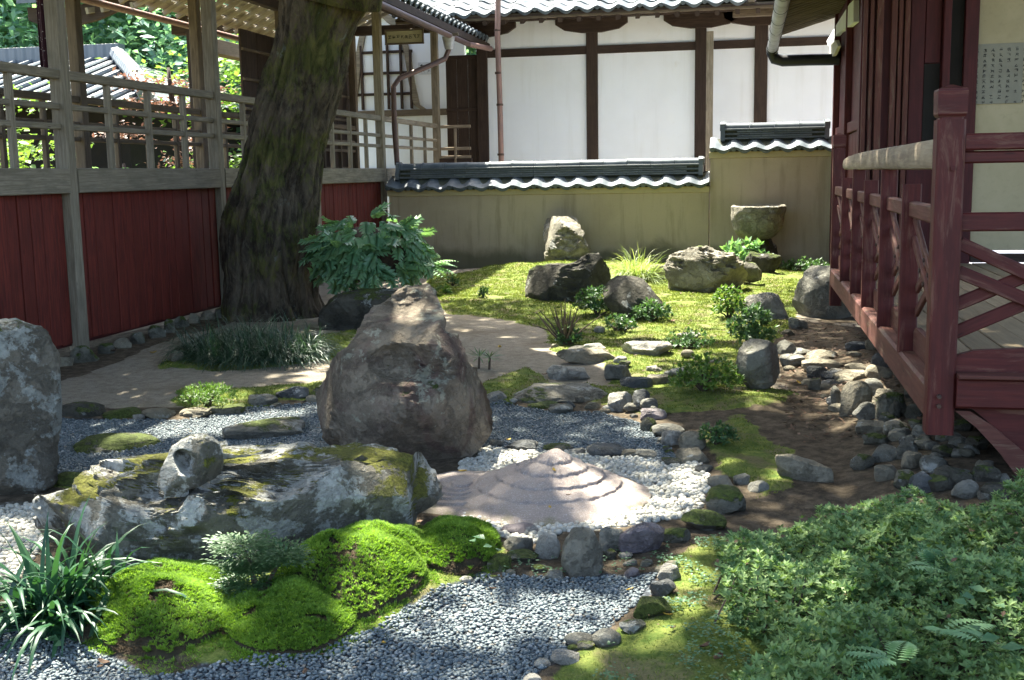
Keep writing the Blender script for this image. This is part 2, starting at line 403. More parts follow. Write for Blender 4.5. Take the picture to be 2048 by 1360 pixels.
ZZ = np.array([zt(x, y) for x, y in P2])
ZZ -= .02 * blur(np.maximum(zg, zp), 3)
ZZ += .014 * blur(zm, 2) * (1 + 1.0 * np.array([mn.noise(Vector((x * 7, y * 7, 2))) + 2.2 * mn.noise(Vector((x * 2.6, y * 2.6, 2))) for x, y in P2]))
idx = np.arange(nx * ny).reshape(nx, ny)
FC = np.stack([idx[:-1, :-1], idx[1:, :-1], idx[1:, 1:], idx[:-1, 1:]], -1).reshape(-1, 4)
def ground_mat():
    m, n, b, _ = newmat('garden_ground'); g = G(n); co = g.coord('Object', rnd=False)
    f = g.noise(co, 90, 4, .7); md = g.noise(co, 14, 6, .65); bg_ = g.noise(co, 1.6, 5, .6)
    soil = g.mix(g.ramp(md, .3, .7), (.20, .165, .12), (.31, .27, .21)); soil = g.mix(g.ramp(f, .45, .75, 0, .7), soil, (.42, .38, .32)); soil = g.mix(g.ramp(f, .25, .42, .7, 0), soil, (.09, .075, .05))
    soil = g.mix(g.ramp(bg_, .45, .7, 0, .55), soil, (.15, .115, .075))
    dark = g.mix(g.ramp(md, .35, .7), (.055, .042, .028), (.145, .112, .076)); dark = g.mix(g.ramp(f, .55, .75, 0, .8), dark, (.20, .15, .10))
    moss = g.mix(g.ramp(md, .3, .7), (.075, .12, .022), (.20, .225, .055)); moss = g.mix(g.ramp(g.noise(co, 4, 5, .6), .47, .64, 0, .85), moss, (.17, .14, .075)); moss = g.mix(g.ramp(f, .3, .5, .6, 0), moss, (.03, .05, .01))
    gr = g.mix(g.ramp(g.voro(co, 60), .1, .6), (.16, .18, .20), (.045, .05, .058))
    pb = g.mix(g.ramp(g.voro(co, 34), .1, .6), (.42, .40, .35), (.10, .09, .07))
    jj = g.math('MULTIPLY', g.math('SUBTRACT', md, .5), .9)
    def k(a): return g.ramp(g.math('ADD', g.attr(a), jj), .35, .6)
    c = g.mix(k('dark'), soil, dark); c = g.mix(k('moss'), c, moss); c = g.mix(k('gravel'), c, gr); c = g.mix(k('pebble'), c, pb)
    n.links.new(c, b.inputs['Base Color']); b.inputs['Roughness'].default_value = .95; b.inputs['Specular IOR Level'].default_value = .15
    n.links.new(g.bump(g.math('ADD', f, md), .9, .012), b.inputs['Normal']); return m
M['ground'] = ground_mat()
me = mesh_np('ground', np.column_stack([P2, ZZ]), FC, M['ground'], True)
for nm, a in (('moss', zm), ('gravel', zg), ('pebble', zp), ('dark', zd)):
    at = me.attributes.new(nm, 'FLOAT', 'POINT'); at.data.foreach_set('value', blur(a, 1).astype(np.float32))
ground = tag(put('ground', me), 'garden ground of bare soil and moss between the buildings', None, None, 'structure')
ZG = ZZ.reshape(nx, ny)
def gz(x, y):
    i = min(max((x + 7.2) / 10.4 * (nx - 1), 0), nx - 1.001); j = min(max((y - 1.6) / 17.4 * (ny - 1), 0), ny - 1.001)
    a, b_ = int(i), int(j); u, v = i - a, j - b_
    return (ZG[a, b_] * (1 - u) + ZG[a + 1, b_] * u) * (1 - v) + (ZG[a, b_ + 1] * (1 - u) + ZG[a + 1, b_ + 1] * u) * v
def gzv(P):
    i = np.clip((P[:, 0] + 7.2) / 10.4 * (nx - 1), 0, nx - 1.001); j = np.clip((P[:, 1] - 1.6) / 17.4 * (ny - 1), 0, ny - 1.001)
    a, b_ = i.astype(int), j.astype(int); u, v = i - a, j - b_
    return (ZG[a, b_] * (1 - u) + ZG[a + 1, b_] * u) * (1 - v) + (ZG[a, b_ + 1] * (1 - u) + ZG[a + 1, b_ + 1] * u) * v
M['bounce_sand'] = plain_mat('pale_bounce_sand', (.72, .70, .66), (.64, .62, .58), .95, 3, .2)
M['far_ground'] = plain_mat('far_soil', (.10, .10, .05), (.16, .14, .08), .95, .3, .2)
mb = MB(); mb.v = [(-300, -200, -.08), (300, -200, -.08), (300, 400, -.08), (-300, 400, -.08)]; mb.face([0, 1, 2, 3])
tag(mb.part('terrain', M['far_ground']), 'flat ground beyond the garden', None, None, 'structure')
mb = MB(); mb.v = [(-6.3, 18.8, -.04), (8, 18.8, -.04), (8, 24, -.04), (-6.3, 24, -.04)]; mb.face([0, 1, 2, 3])  # unseen ground, whitened to bounce sunlight onto the hall wall
tag(mb.part('bounce_court', M['bounce_sand']), 'unseen court behind the garden wall, made pale to bounce light', None, None, 'structure')

# ================================================================ ROOF TILES AND THE GARDEN WALL
def tile_mesh(name, w, L, mat, cap=True, amp=.026, th=.018):
    """one pantile: S-wave across x, running back along y, drip lip and a round end disc in front"""
    mb = MB(); prof = []
    for i in range(11):
        u = i / 10; x = (u - .5) * w
        z = amp * math.cos((u - .12) * 2 * math.pi) if u > .12 else amp
        prof.append((x, z))
    pr = prof + [(x, z - th) for x, z in reversed(prof)]
    i0 = 0
    for y, dz in ((0, 0), (L, 0)):
        for x, z in pr: mb.v.append((x, y, z + dz))
    n = len(pr)
    for i in range(n): j = (i + 1) % n; mb.face([i, j, n + j, n + i])
    for i in range(10):
        mb.face([i, i + 1, n - 2 - i, n - 1 - i][::-1])
    # hanging lip under the trough, and the disc under the crest
    lip = [(x, z - th) for x, z in prof[2:11]] + [(x, z - th - .030 * math.sin(math.pi * k / 8) - .012) for k, (x, z) in reversed(list(enumerate(prof[2:11])))]
    mb.prism(lip, (0, -.006, 0), (1, 0, 0), (0, 0, 1), (0, 1, 0), .016)
    if cap:
        mb.prism(ellipse(-.38 * w, amp - .030, .042, .042, 14), (0, -.022, 0), (1, 0, 0), (0, 0, 1), (0, 1, 0), .03)
        mb.prism(ellipse(-.38 * w, amp - .030, .026, .026, 12), (0, -.028, 0), (1, 0, 0), (0, 0, 1), (0, 1, 0), .012)
        mb.prism(ellipse(-.38 * w - .006, amp - .024, .009, .012, 7), (0, -.033, 0), (1, 0, 0), (0, 0, 1), (0, 1, 0), .008)
        mb.prism(ellipse(-.38 * w + .008, amp - .038, .010, .007, 7), (0, -.033, 0), (1, 0, 0), (0, 0, 1), (0, 1, 0), .008)
    return mb.mesh(name, mat, True)
def wall_mat():
    m, n, b, _ = newmat('olive_earth_plaster'); g = G(n); co = g.coord('Object', rnd=False)
    w = g.noise(co, .9, 6, .62, .3); f = g.noise(co, 40, 4, .6); st = g.noise(g.coord('Object', (5, 1, .5), False), 1.6, 6, .6, .3)
    c = g.mix(g.ramp(w, .35, .68), (.50, .415, .30), (.43, .352, .25)); c = g.mix(g.ramp(st, .48, .72, 0, .5), c, (.27, .22, .14))
    z = g.node('ShaderNodeSeparateXYZ'); g.L(co, z.inputs[0])
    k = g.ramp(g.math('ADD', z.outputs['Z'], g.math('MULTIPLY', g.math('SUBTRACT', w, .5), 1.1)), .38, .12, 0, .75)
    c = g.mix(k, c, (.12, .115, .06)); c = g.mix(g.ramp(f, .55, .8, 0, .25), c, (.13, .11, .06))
    n.links.new(c, b.inputs['Base Color']); b.inputs['Roughness'].default_value = .92; b.inputs['Specular IOR Level'].default_value = .2
    n.links.new(g.bump(g.math('ADD', w, g.math('MULTIPLY', f, .3)), .2, .01), b.inputs['Normal']); return m
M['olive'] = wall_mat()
YW = 18.6; PITCHT = .352
def garden_wall(label, x0, x1, zr, first):
    """zr = height of the ridge top; wall face at y = YW, coping tiles hang over it"""
    t = thing('garden_wall', label, 'garden wall', ((x0 + x1) / 2, YW + .2, 0))
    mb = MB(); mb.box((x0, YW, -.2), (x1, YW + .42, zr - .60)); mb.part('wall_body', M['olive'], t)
    mb = MB(); mb.box((x0 - .02, YW - .035, zr - .60), (x1 + .01, YW + .455, zr - .50)); mb.part('plaster_cornice', M['cream'], t)
    mb = MB(); mb.prism([(-.14, 0), (.56, 0), (.24, .21), (.18, .21)], (x0, YW, zr - .50), (0, 1, 0), (0, 0, 1), (1, 0, 0), x1 - x0); mb.part('coping_bed', M['mortar'], t)
    n = max(2, round((x1 - x0) / PITCHT)); w = (x1 - x0) / n
    tm = tile_mesh('tile', w * 1.04, .42, M['tile'])
    for i in range(n):
        put('tile', tm, t, (x0 + (i + .5) * w, YW - .17 + rng.normal() * .004, zr - .455 + rng.normal() * .004), (math.radians(24), rng.normal() * .012, rng.normal() * .012))
    for i in range(n):
        put('tile', tm, t, (x0 + (i + .5) * w, YW + .60, zr - .455), (math.radians(24), 0, math.pi))
    # ridge: two flat courses of segments, then half-round ridge tiles
    L = .39; m1 = MB(); m1.box((-L / 2 + .003, -.125, 0), (L / 2 - .003, .125, .03)); s1 = m1.mesh('ridge_course', M['tile_d'])
    m1 = MB(); m1.box((-L / 2 + .003, -.105, 0), (L / 2 - .003, .105, .03)); s2 = m1.mesh('ridge_course', M['tile_d'])
    m1 = MB(); m1.prism([(.085 * math.cos(a), .085 * math.sin(a)) for a in [math.pi * i / 10 for i in range(11)]], (-L / 2 + .002, 0, 0), (0, 1, 0), (0, 0, 1), (1, 0, 0), L - .006)
    m1.prism([(.091 * math.cos(a), .091 * math.sin(a)) for a in [math.pi * i / 10 for i in range(11)]], (-L / 2 + .002, 0, 0), (0, 1, 0), (0, 0, 1), (1, 0, 0), .03)
    s3 = m1.mesh('ridge_tile', M['tile'], True)
    k = max(1, int((x1 - x0 - .1) / L)); off = (x1 - x0 - k * L) / 2
    for i in range(k):
        x = x0 + off + (i + .5) * L
        for q, (s_, z) in enumerate(((s1, -.305), (s1, -.272), (s2, -.235), (s2, -.200), (s1, -.165))):
            xx = x + (L / 2 if q % 2 else 0)
            if q % 2 and i == k - 1: continue
            put('ridge_course', s_, t, (xx, YW + .21, zr + z), (0, 0, rng.normal() * .006))
        put('ridge_tile', s3, t, (x, YW + .21, zr - .132 + rng.normal() * .003), (rng.normal() * .01, rng.normal() * .008, rng.normal() * .01))
    mb = MB(); mb.box((x0 + off, YW + .13, zr - .32), (x1 - off, YW + .29, zr - .13)); mb.part('ridge_core', M['mortar'], t)
    for sx, xe in ((-1, x0 + off - .03), (1, x1 - off + .03)):
        mb = MB(); pl = [(-.16, -.20), (-.10, -.23), (.10, -.23), (.16, -.20), (.15, -.1), (.11, -.02), (.115, .06), (.05, .10), (-.05, .10), (-.115, .06), (-.11, -.02), (-.15, -.1)]
        mb.prism(pl, (xe - .035, YW + .21, zr - .12), (0, 1, 0), (0, 0, 1), (1, 0, 0), .07)
        mb.prism(ellipse(0, .02, .07, .07, 14), (xe + sx * .035 - .012, YW + .21, zr - .12), (0, 1, 0), (0, 0, 1), (1, 0, 0), .03)
        mb.part('ridge_end', M['tile_d'], t, True)
    return t
garden_wall('long low olive earth wall with tiled coping across the back of the garden', -6.0, -.60, 1.83, True)
garden_wall('short taller olive wall section with tiled coping beside the red building', -.58, 1.42, 2.37, False)

# ================================================================ WHITE HALL BEHIND THE WALL
YB = 23.0
hall = thing('white_hall', 'white plastered hall with dark timber frame and grey tiled eave behind the garden wall', 'building', (-1.5, YB + 2, 0))
mb = MB(); mb.box((-5.35, YB, -.1), (3.2, YB + .2, 5.2)); mb.part('plaster_wall', M['white'], hall)
for x, w, m in ((-5.33, .22, 'wood_d'), (-3.07, .23, 'wood_d'), (-.92, .22, 'wood_d'), (.24, .25, 'wood_d'), (2.2, .24, 'wood_d')):
    mb = MB(); mb.box((x - w / 2, YB - .06, -.1), (x + w / 2, YB + .02, 4.6)); mb.part('post', M[m], hall)
px_ = [-5.22, -3.185, -2.955, -1.03, -.81, .115, .365, 2.08]
for a, b_ in zip(px_[::2], px_[1::2]):
    mb = MB(); mb.box((a, YB - .035, 3.92), (b_, YB + .02, 4.08)); mb.part('tie_beam', M['wood_d'], hall)
mb = MB(); mb.box((-.79, YB - .6, 0), (-.66, YB - .47, 4.2)); mb.part('porch_post', M['wood'], hall)
for x in (-5.33, -3.07, -.92, .24, 2.2):
    mb = MB(); mb.prism([(-.72, .27), (-.72, .17), (-.55, .06), (-.2, 0), (.2, 0), (.55, .06), (.72, .17), (.72, .27)], (x, YB - .14, 4.33), (1, 0, 0), (0, 0, 1), (0, 1, 0), .12); mb.part('boat_bracket', M['wood_d'], hall)
mb = MB(); mb.box((-6.6, YB - .30, 4.60), (3.4, YB - .08, 4.80)); mb.part('eave_purlin', M['wood_d'], hall)
mb = MB(); mb.box((-6.8, 21.86, 4.52), (3.6, 21.98, 4.62)); mb.part('eave_board', M['wood_b'], hall)
for i in range(27):
    x = -6.5 + i * .37; mb = MB(); mb.beam((x, 21.9, 4.47), (x, 23.2, 4.86), .08, .09); mb.part('rafter', M['wood_d'], hall)
mb = MB(); mb.prism([(0, 0), (0, .03), (4.5, 1.98), (4.5, 1.95)], (-6.8, 21.84, 4.555), (0, 1, 0), (0, 0, 1), (1, 0, 0), 10.4); mb.part('roof_deck', M['wood_d'], hall)
pt = .40; th = tile_mesh('tile', pt * 1.03, .40, M['tile'], True, .036, .022); tn = tile_mesh('tile', pt * 1.03, .40, M['tile'], False, .036, .022)
for r in range(7):
    for i in range(17 if r else 17):
        put('tile', th if r == 0 else tn, hall, (-6.85 + (i + .5) * pt, 21.80 + r * .33, 4.66 + r * .33 * .435 + rng.normal() * .006), (math.radians(21), rng.normal() * .012, rng.normal() * .012))
# verge at the right end of the tiled eave, then the lower timbered eave
mb = MB(); mb.box((-.02, 21.82, 4.62), (.10, 26, 4.74)); mb.part('verge_board', M['wood_b'], hall)
mb = MB(); mb.box((-.3, 22.2, 4.42), (3.3, 22.36, 4.60)); mb.part('eave_beam', M['wood_b'], hall)
mb = MB(); mb.box((.12, 21.9, 4.66), (3.3, 22.06, 4.84)); mb.part('eave_beam', M['wood_b'], hall)
# rain pipe at the corner of the hall
dp = thing('rain_pipe', 'tall pinkish copper rain pipe in front of the white hall corner', 'rain pipe', (-4.9, 22.0, 0))
mb = MB(); mb.tube([(-4.62, 21.55, 6.0), (-4.72, 21.7, 4.2), (-4.70, 21.7, 3.0), (-4.68, 21.7, 0)], .055, 12); mb.part('pipe', M['copper'], dp, True)
for z in (1.95, 2.9, 3.5, 4.3, 4.9):
    mb = MB(); mb.tube([(-4.70 - .02 * (z > 3.2) * (z < 4.5), 21.7 - (z > 4.5) * .07, z - .02), (-4.70 - .02 * (z > 3.2) * (z < 4.5), 21.7 - (z > 4.5) * .07, z + .02)], .066, 12); mb.part('pipe_ring', M['iron'], dp, True)

# ================================================================ COVERED WALKWAY ON THE LEFT
XN, XF = -6.2, -7.95
cor = thing('covered_walkway', 'weathered timber walkway with red boarded side, lattice rails and tiled roof', 'walkway', ((XN + XF) / 2, 13, 0))
YP = [3.4, 6.46, 9.53, 12.6, 15.7, 18.85, 22.5]
def barp(name, a, b_, w, h, mat, par, up=(0, 0, 1)):
    mb = MB(); mb.beam(a, b_, w, h, up, .008); return mb.part(name, M[mat], par)
for y in YP:
    w_ = .135
    barp('post', (XN, y, -.05), (XN, y, 4.5), w_, w_, 'wood', cor, (1, 0, 0))
    barp('post', (XF, y, -.05), (XF, y, 4.5), w_, w_, 'wood_b', cor, (1, 0, 0))
for a, b_ in zip(YP[:-1], YP[1:]):
    y0, y1 = a + .07, b_ - .07
    for X, mt in ((XN, 'wood'), (XF, 'wood_b')):
        barp('sill_beam', (X, y0, 1.595), (X, y1, 1.595), .15, .23, mt, cor)
        barp('top_rail', (X, y0, 2.56), (X, y1, 2.56), .085, .085, mt, cor)
        barp('rail', (X, y0, 2.27), (X, y1, 2.27), .05, .055, mt, cor)
        barp('rail', (X, y0, 2.09), (X, y1, 2.09), .05, .055, mt, cor)
        nb = 4
        for i in range(1, nb):
            y = a + (b_ - a) * i / nb
            barp('baluster', (X + .005, y, 1.712), (X + .005, y, 2.516), .06, .06, mt, cor, (1, 0, 0))
        barp('head_beam', (X, y0, 4.50), (X, y1, 4.50), .14, .16, 'wood_d', cor)
    if b_ < 19:
        nb = 17; wb = (y1 - y0) / nb
        for i in range(nb):
            dx = rng.normal() * .004
            barp('board', (XN - .02 + dx, y0 + (i + .5) * wb, .07 + .02 * rng.random()), (XN - .02 + dx, y0 + (i + .5) * wb, 1.479), wb - .012, .024, 'red_board', cor, (1, 0, 0))
        mb = MB(); mb.box((XN - .06, y0, .05), (XN - .035, y1, 1.478)); mb.part('backing', M['red_dk'], cor)
mb = MB(); mb.box((XF - .05, 3, 1.30), (XN - .08, 22.6, 1.44)); mb.part('floor', M['wood_d'], cor)
for y in YP: barp('cross_beam', (XN - .09, y, 4.50), (XF + .09, y, 4.50), .14, .18, 'wood_d', cor)
# roof frame: rafters, boards, far gutter, near tiled eave
ZE, XEN, XEF, XR = 4.08, -5.2, -8.95, -7.07; SL = (5.0 - ZE) / (XR - XEF)
for i in range(46):
    y = 4.0 + i * .42
    barp('rafter', (XEF + .03, y, ZE + .06), (XR, y, 5.0), .06, .075, 'wood_lit', cor)
    barp('rafter', (XEN - .03, y, ZE + .06), (XR, y, 5.0), .06, .075, 'wood_b', cor)
for k in range(8):
    u0_, u1_ = k / 8, (k + 1) / 8
    for X0, mt in ((XEF, 'wood_lit'), (XEN, 'wood_b')):
        a, c = X0 + (XR - X0) * (u0_ + .004), X0 + (XR - X0) * (u1_ - .004)
        za, zc = ZE + .125 + (5.0 - ZE) * u0_, ZE + .125 + (5.0 - ZE) * u1_
        barp('roof_board', ((a + c) / 2, 3.6, (za + zc) / 2), ((a + c) / 2, 23.2, (za + zc) / 2), abs(c - a), .02, mt, cor, (-(zc - za), 0, c - a))
mb = MB(); mb.tube([(XEF - .02, 3.5, ZE - .02), (XEF - .02, 23, ZE - .02)], .05, 10); mb.part('gutter', M['copper'], cor, True)
barp('eave_board', (XEN + .01, 3.6, ZE + .06), (XEN + .01, 23.0, ZE + .06), .05, .13, 'wood_d', cor)
ct = tile_mesh('tile', .30, .36, M['tile'], True, .03, .02); ctn = tile_mesh('tile', .30, .36, M['tile'], False, .03, .02)
sla = math.atan2(5.0 - ZE, XEN - XR)
for i in range(31):
    for r in range(3):
        put('tile', ct if r == 0 else ctn, cor, (XEN + .06 - r * .32 * math.cos(sla), 13.9 + i * .292, ZE + .21 + r * .32 * math.sin(sla)), (sla + rng.normal() * .012, 0, math.pi / 2 + rng.normal() * .012))
mb = MB(); mb.tube([(XEN + .02, 12.5, ZE - .05), (XEN + .02, 21.2, ZE - .07)], .05, 10); mb.part('gutter', M['copper_d'], cor, True)
mb = MB(); mb.tube([(XEN + .02, 21.25, ZE - .07), (XEN + .3, 21.9, ZE - .10)], .05, 10); mb.part('gutter', M['copper'], cor, True)
# copper hopper, its sloping pipe and the down pipe at the corner post
rp = thing('rain_pipe', 'copper gutter spout and bent down pipe at the walkway corner post', 'rain pipe', (-5.6, 19.5, 1.8))
mb = MB(); mb.tube([(XEN - .02, 19.9, 4.0), (XEN - .02, 19.9, 3.78)], [.12, .07], 12); mb.part('hopper', M['zinc'], rp, True)
mb = MB(); mb.tube([(XEN - .02, 19.9, 3.78), (XEN - .08, 19.85, 3.62), (-5.45, 19.6, 3.50), (-5.92, 19.15, 3.25), (-6.00, 19.05, 3.10), (-6.0, 19.03, 2.4), (-5.97, 19.03, 1.76)], .046, 12); mb.part('pipe', M['copper_d'], rp, True)
barp('spout_bracket', (XEN - .1, 19.9, 4.04), (XEN + .16, 19.9, 4.04), .05, .05, 'wood_b', cor)
# sign board under the walkway roof, with its row of characters
sg = thing('sign_board', 'long pale sign board with a row of black characters under the walkway roof', 'sign', (-6.6, 20.2, 3.6))
sa, sb = ony(772, 63, 20.2), ony(846, 84, 20.2)
mb = MB(); mb.box((sa.x, 20.2, sb.z), (sb.x, 20.24, sa.z)); mb.part('panel', M['cream_l'], sg)
for z in (sa.z + .015, sb.z - .015): barp('frame', (sa.x - .02, 20.19, z), (sb.x + .02, 20.19, z), .04, .03, 'wood_b', sg)
for x in (sa.x - .005, sb.x + .005): barp('frame', (x, 20.19, sb.z), (x, 20.19, sa.z), .04, .03, 'wood_b', sg, (1, 0, 0))
def glyph(mb, o, ax, az, s, sd):
    """a brush-written character: a few strokes in a square of side s"""
    r = random.Random(sd); o, ax, az = Vector(o), Vector(ax), Vector(az)
    nrm = az.cross(ax)
    for _ in range(r.choice((4, 5, 6))):
        k = r.random()
        if k < .45: a = (r.uniform(-.45, -.2), r.uniform(-.45, .45)); b_ = (r.uniform(.2, .45), a[1] + r.uniform(-.05, .08))
        elif k < .8: a = (r.uniform(-.4, .4), r.uniform(.2, .48)); b_ = (a[0] + r.uniform(-.06, .06), r.uniform(-.48, -.1))
        else: a = (r.uniform(-.1, .1), r.uniform(.0, .3)); b_ = (r.choice((-.42, .42)), -.45)
        p, q = (o + ax * (v[0] * s) + az * (v[1] * s) for v in (a, b_))
        t = (q - p).normalized(); sd_ = t.cross(nrm) * (s * r.uniform(.04, .07)); i = len(mb.v)
        mb.v += [tuple(p - sd_), tuple(p + sd_), tuple(q + sd_ * .7), tuple(q - sd_ * .7)]; mb.face([i, i + 1, i + 2, i + 3])
def text_block(name, par, o, ax, az, s, cols, rows, pc, pr, vert, sd):
    mb = MB()
    for c in range(cols):
        for r in range(rows):
            if random.Random(sd + c * 91 + r).random() < .05: continue
            p = Vector(o) + Vector(ax) * (c * pc) + Vector(az) * (-r * pr)
            glyph(mb, p, ax, az, s, sd + c * 57 + r * 13)
    return tag(put(name, mb.mesh(name, M['ink'], False, False), par), kind='stuff')
text_block('lettering', sg, (sa.x + .07, 20.196, (sa.z + sb.z) / 2), (1, 0, 0), (0, 0, 1), .075, 8, 1, .078, .1, False, 5)
# dark speckled cloth hanging at the far post
hc = thing('hanging_cloth', 'dark maroon cloth speckled with white dots hanging by a walkway post', 'cloth', (-6.9, 10.9, 2.6))
def cl(u, v):
    z = 2.62 + 2.2 * u; x = -6.98 + .26 * (v - .5) * (1 + .1 * u) ; y = 10.6 + .035 * math.sin(v * 14 + u * 2) + .02 * math.sin(v * 31)
    return (x, y, z + .02 * math.sin(v * 9) * (u < .05))
mb = MB(); mb.grid(cl, 14, 26)
m, n_, b_, _ = newmat('speckled_maroon_cloth'); g = G(n_)
co = g.coord('Object', (1, .2, 1), False); c = g.mix(g.ramp(g.voro(co, 34), .20, .12), (.035, .006, .012), (.5, .45, .42)); n_.links.new(c, b_.inputs['Base Color']); b_.inputs['Roughness'].default_value = .9
me = mb.mesh('cloth', m, 'all'); o = put('cloth', me, hc); sm = o.modifiers.new('thickness', 'SOLIDIFY'); sm.thickness = .006
barp('cloth_pole', (-7.13, 10.6, 4.85), (-6.83, 10.6, 4.85), .03, .03, 'wood_d', hc)
# end of the walkway: dark door, panelled wall, white wall with a bell window
door = thing('wooden_door', 'tall dark brown wooden door beside the white hall corner', 'door', (-5.8, YB, 0))
for i in range(3):
    x = -6.12 + i * .235; mb = MB(); mb.box((x + .003, YB + .03, 1.3), (x + .232, YB + .06, 4.0)); mb.part('plank', M['wood_d'], door)
for z in (1.5, 2.9, 3.95): barp('ledge', (-6.12, YB + .015, z), (-5.44, YB + .015, z), .03, .06, 'wood_d', door)
ll = thing('low_lattice', 'pale lattice rail of three bars in front of the dark door', 'rail', (-5.8, 22.4, 1.4))
for z in (2.54, 2.1, 1.93): barp('rail', (-6.10, 22.45, z), (-5.48, 22.45, z), .05, .06, 'bare', ll)
barp('upright', (-5.79, 22.42, 1.7), (-5.79, 22.42, 2.5), .05, .05, 'bare', ll, (1, 0, 0))
mb = MB(); mb.box((-6.13, 22.4, 1.35), (-5.46, 22.5, 1.9)); mb.part('apron_board', M['wood_d'], ll)
pw = thing('panelled_wall', 'dark brown panelled timber wall on the far side of the walkway end', 'wall', (-8.1, 20, 0))
for i in range(9):
    y = 17.6 + i * .62; mb = MB(); mb.box((-8.16, y + .004, 1.4), (-8.12, y + .61, 4.0)); mb.part('panel', M['wood_d'], pw)
for z in (1.75, 2.25, 2.72, 3.2, 3.68): barp('batten', (-8.10, 17.6, z), (-8.10, 23.1, z), .035, .05, 'wood_b', pw)
bw = thing('bell_window_wall', 'white wall with a curved bell shaped timber window at the walkway end', 'wall', (-7.2, 24.2, 0))
mb = MB(); mb.box((-8.6, 24.2, 0), (-6.0, 24.35, 6.2)); mb.part('plaster_wall', M['white'], bw)
arc = [(-.95, 0), (-.80, .1), (-.70, .6), (-.62, 1.2), (-.50, 1.7), (-.25, 2.0), (0, 2.12)]
out_ = [(x * 1.0, z) for x, z in arc]; inn = [(x + .13 if x < -.1 else x, z - (.0 if z < 1.9 else .13)) for x, z in arc]
wr = ony(852, 218, 24.13); WX, WZ = wr.x - .95, wr.z
for s_ in (1, -1):
    pl = [(s_ * x, z) for x, z in out_] + [(s_ * x, z) for x, z in reversed(inn)]
    mb = MB(); mb.prism(pl, (WX, 24.13, WZ), (1, 0, 0), (0, 0, 1), (0, 1, 0), .07); mb.part('window_frame', M['wood'], bw)
for x in (-.5, -.2, .1, .4, .62): barp('window_bar', (WX + x, 24.16, WZ + .02), (WX + x, 24.16, WZ + 1.9 - abs(x)), .08, .05, 'wood_d', bw, (1, 0, 0))
for z in (.35, .8, 1.25): barp('window_bar', (WX - .66, 24.185, WZ + z), (WX + .66, 24.185, WZ + z), .03, .06, 'wood_d', bw)
barp('skirting', (-8.6, 24.16, WZ - .07), (-6.0, 24.16, WZ - .07), .07, .14, 'wood_b', bw); barp('skirting', (-8.6, 24.16, 1.62), (-6.0, 24.16, 1.62), .07, .22, 'wood_b', bw)
nb = thing('paper_notice', 'small white notice with an arrow and one line of writing on the white wall', 'notice', (-6.9, 24.18, 3.1))
na, nc_ = ony(836, 125, 24.18), ony(872, 148, 24.18); nw_ = nc_.x - na.x
mb = MB(); mb.box((na.x, 24.185, nc_.z), (nc_.x, 24.196, na.z)); mb.part('sheet', M['paper_w'], nb)
zA = na.z - .07; mb = MB(); mb.box((na.x + .09, 24.178, zA - .008), (nc_.x - .04, 24.183, zA + .008)); mb.prism([(0, 0), (.06, .035), (.06, -.035)], (na.x + .035, 24.178, zA), (1, 0, 0), (0, 0, 1), (0, 1, 0), .005); mb.part('arrow', M['ink'], nb)
text_block('lettering', nb, (na.x + .06, 24.180, nc_.z + .07), (1, 0, 0), (0, 0, 1), .055, 5, 1, (nw_ - .1) / 5, .1, False, 77)
# ================================================================ RED TEMPLE HALL AND VERANDA ON THE RIGHT
ver = thing('red_temple_hall', 'dark red timber hall with cream walls, raised veranda and deep eave on the right', 'building', (1.6, 10, 0))
def bx(name, p0, p1, mat, par=None):
    mb = MB(); mb.box(p0, p1); return mb.part(name, M[mat], par or ver)
YF = 12.0
bx('side_wall', (1.38, YF + .16, .3), (1.46, 18.56, 4.6), 'red_dk')
for y in (18.42, 16.3, 14.3): bx('post', (1.29, y - .07, .05), (1.378, y + .07, 4.2), 'red_dk')
for z in (.75, 2.05, 3.75): bx('nageshi_beam', (1.33, YF + .2, z), (1.376, 18.3, z + .14), 'red_dk')
for i in range(12):
    y = 12.4 + i * .46; bx('board', (1.352, y, .92), (1.374, y + .44, 2.03), 'red_dk')
bx('front_wall', (1.10, YF + .02, .62), (2.2, YF + .14, 4.6), 'red_dk')
for x0, x1, dy in ((1.115, 1.152, .05), (1.175, 1.215, .04), (1.237, 1.302, .06), (1.376, 1.432, .05), (1.448, 1.488, .04), (1.504, 1.552, .06)):
    bx('stile', (x0, YF - dy, .62), (x1, YF + .018, 4.5), 'red_w')
bx('door_panel', (1.565, YF - .01, .62), (1.85, YF + .018, 1.62), 'red_dk'); bx('door_panel', (1.565, YF - .01, 1.66), (1.70, YF + .018, 4.4), 'red_dk'); bx('door_panel', (1.705, YF - .015, 2.6), (1.85, YF + .018, 4.4), 'red_dk')
bx('recess_shade_panel', (1.702, YF - .004, 1.66), (1.85, YF + .018, 2.59), 'dark')  # near-black panel stands in for the shade inside the door opening
bx('stile', (1.86, YF - .10, .62), (1.93, YF + .018, 4.5), 'red_dk'); bx('recess_shade_panel', (1.932, YF + .0, .62), (2.06, YF + .019, 4.5), 'dark'); bx('stile', (2.062, YF - .06, .62), (2.19, YF + .018, 4.5), 'red_dk')
bx('cream_wall', (2.2, YF + .02, .75), (4.6, YF + .14, 4.6), 'cream'); bx('plaster_edge', (2.87, YF - .01, .72), (3.25, YF + .018, 3.1), 'cream_l')
bx('sill_beam', (2.2, YF - .05, .63), (4.6, YF + .018, .715), 'wood_d')
bx('room_wall', (1.46, 18.3, .3), (6, 18.5, 4.6), 'red_dk')
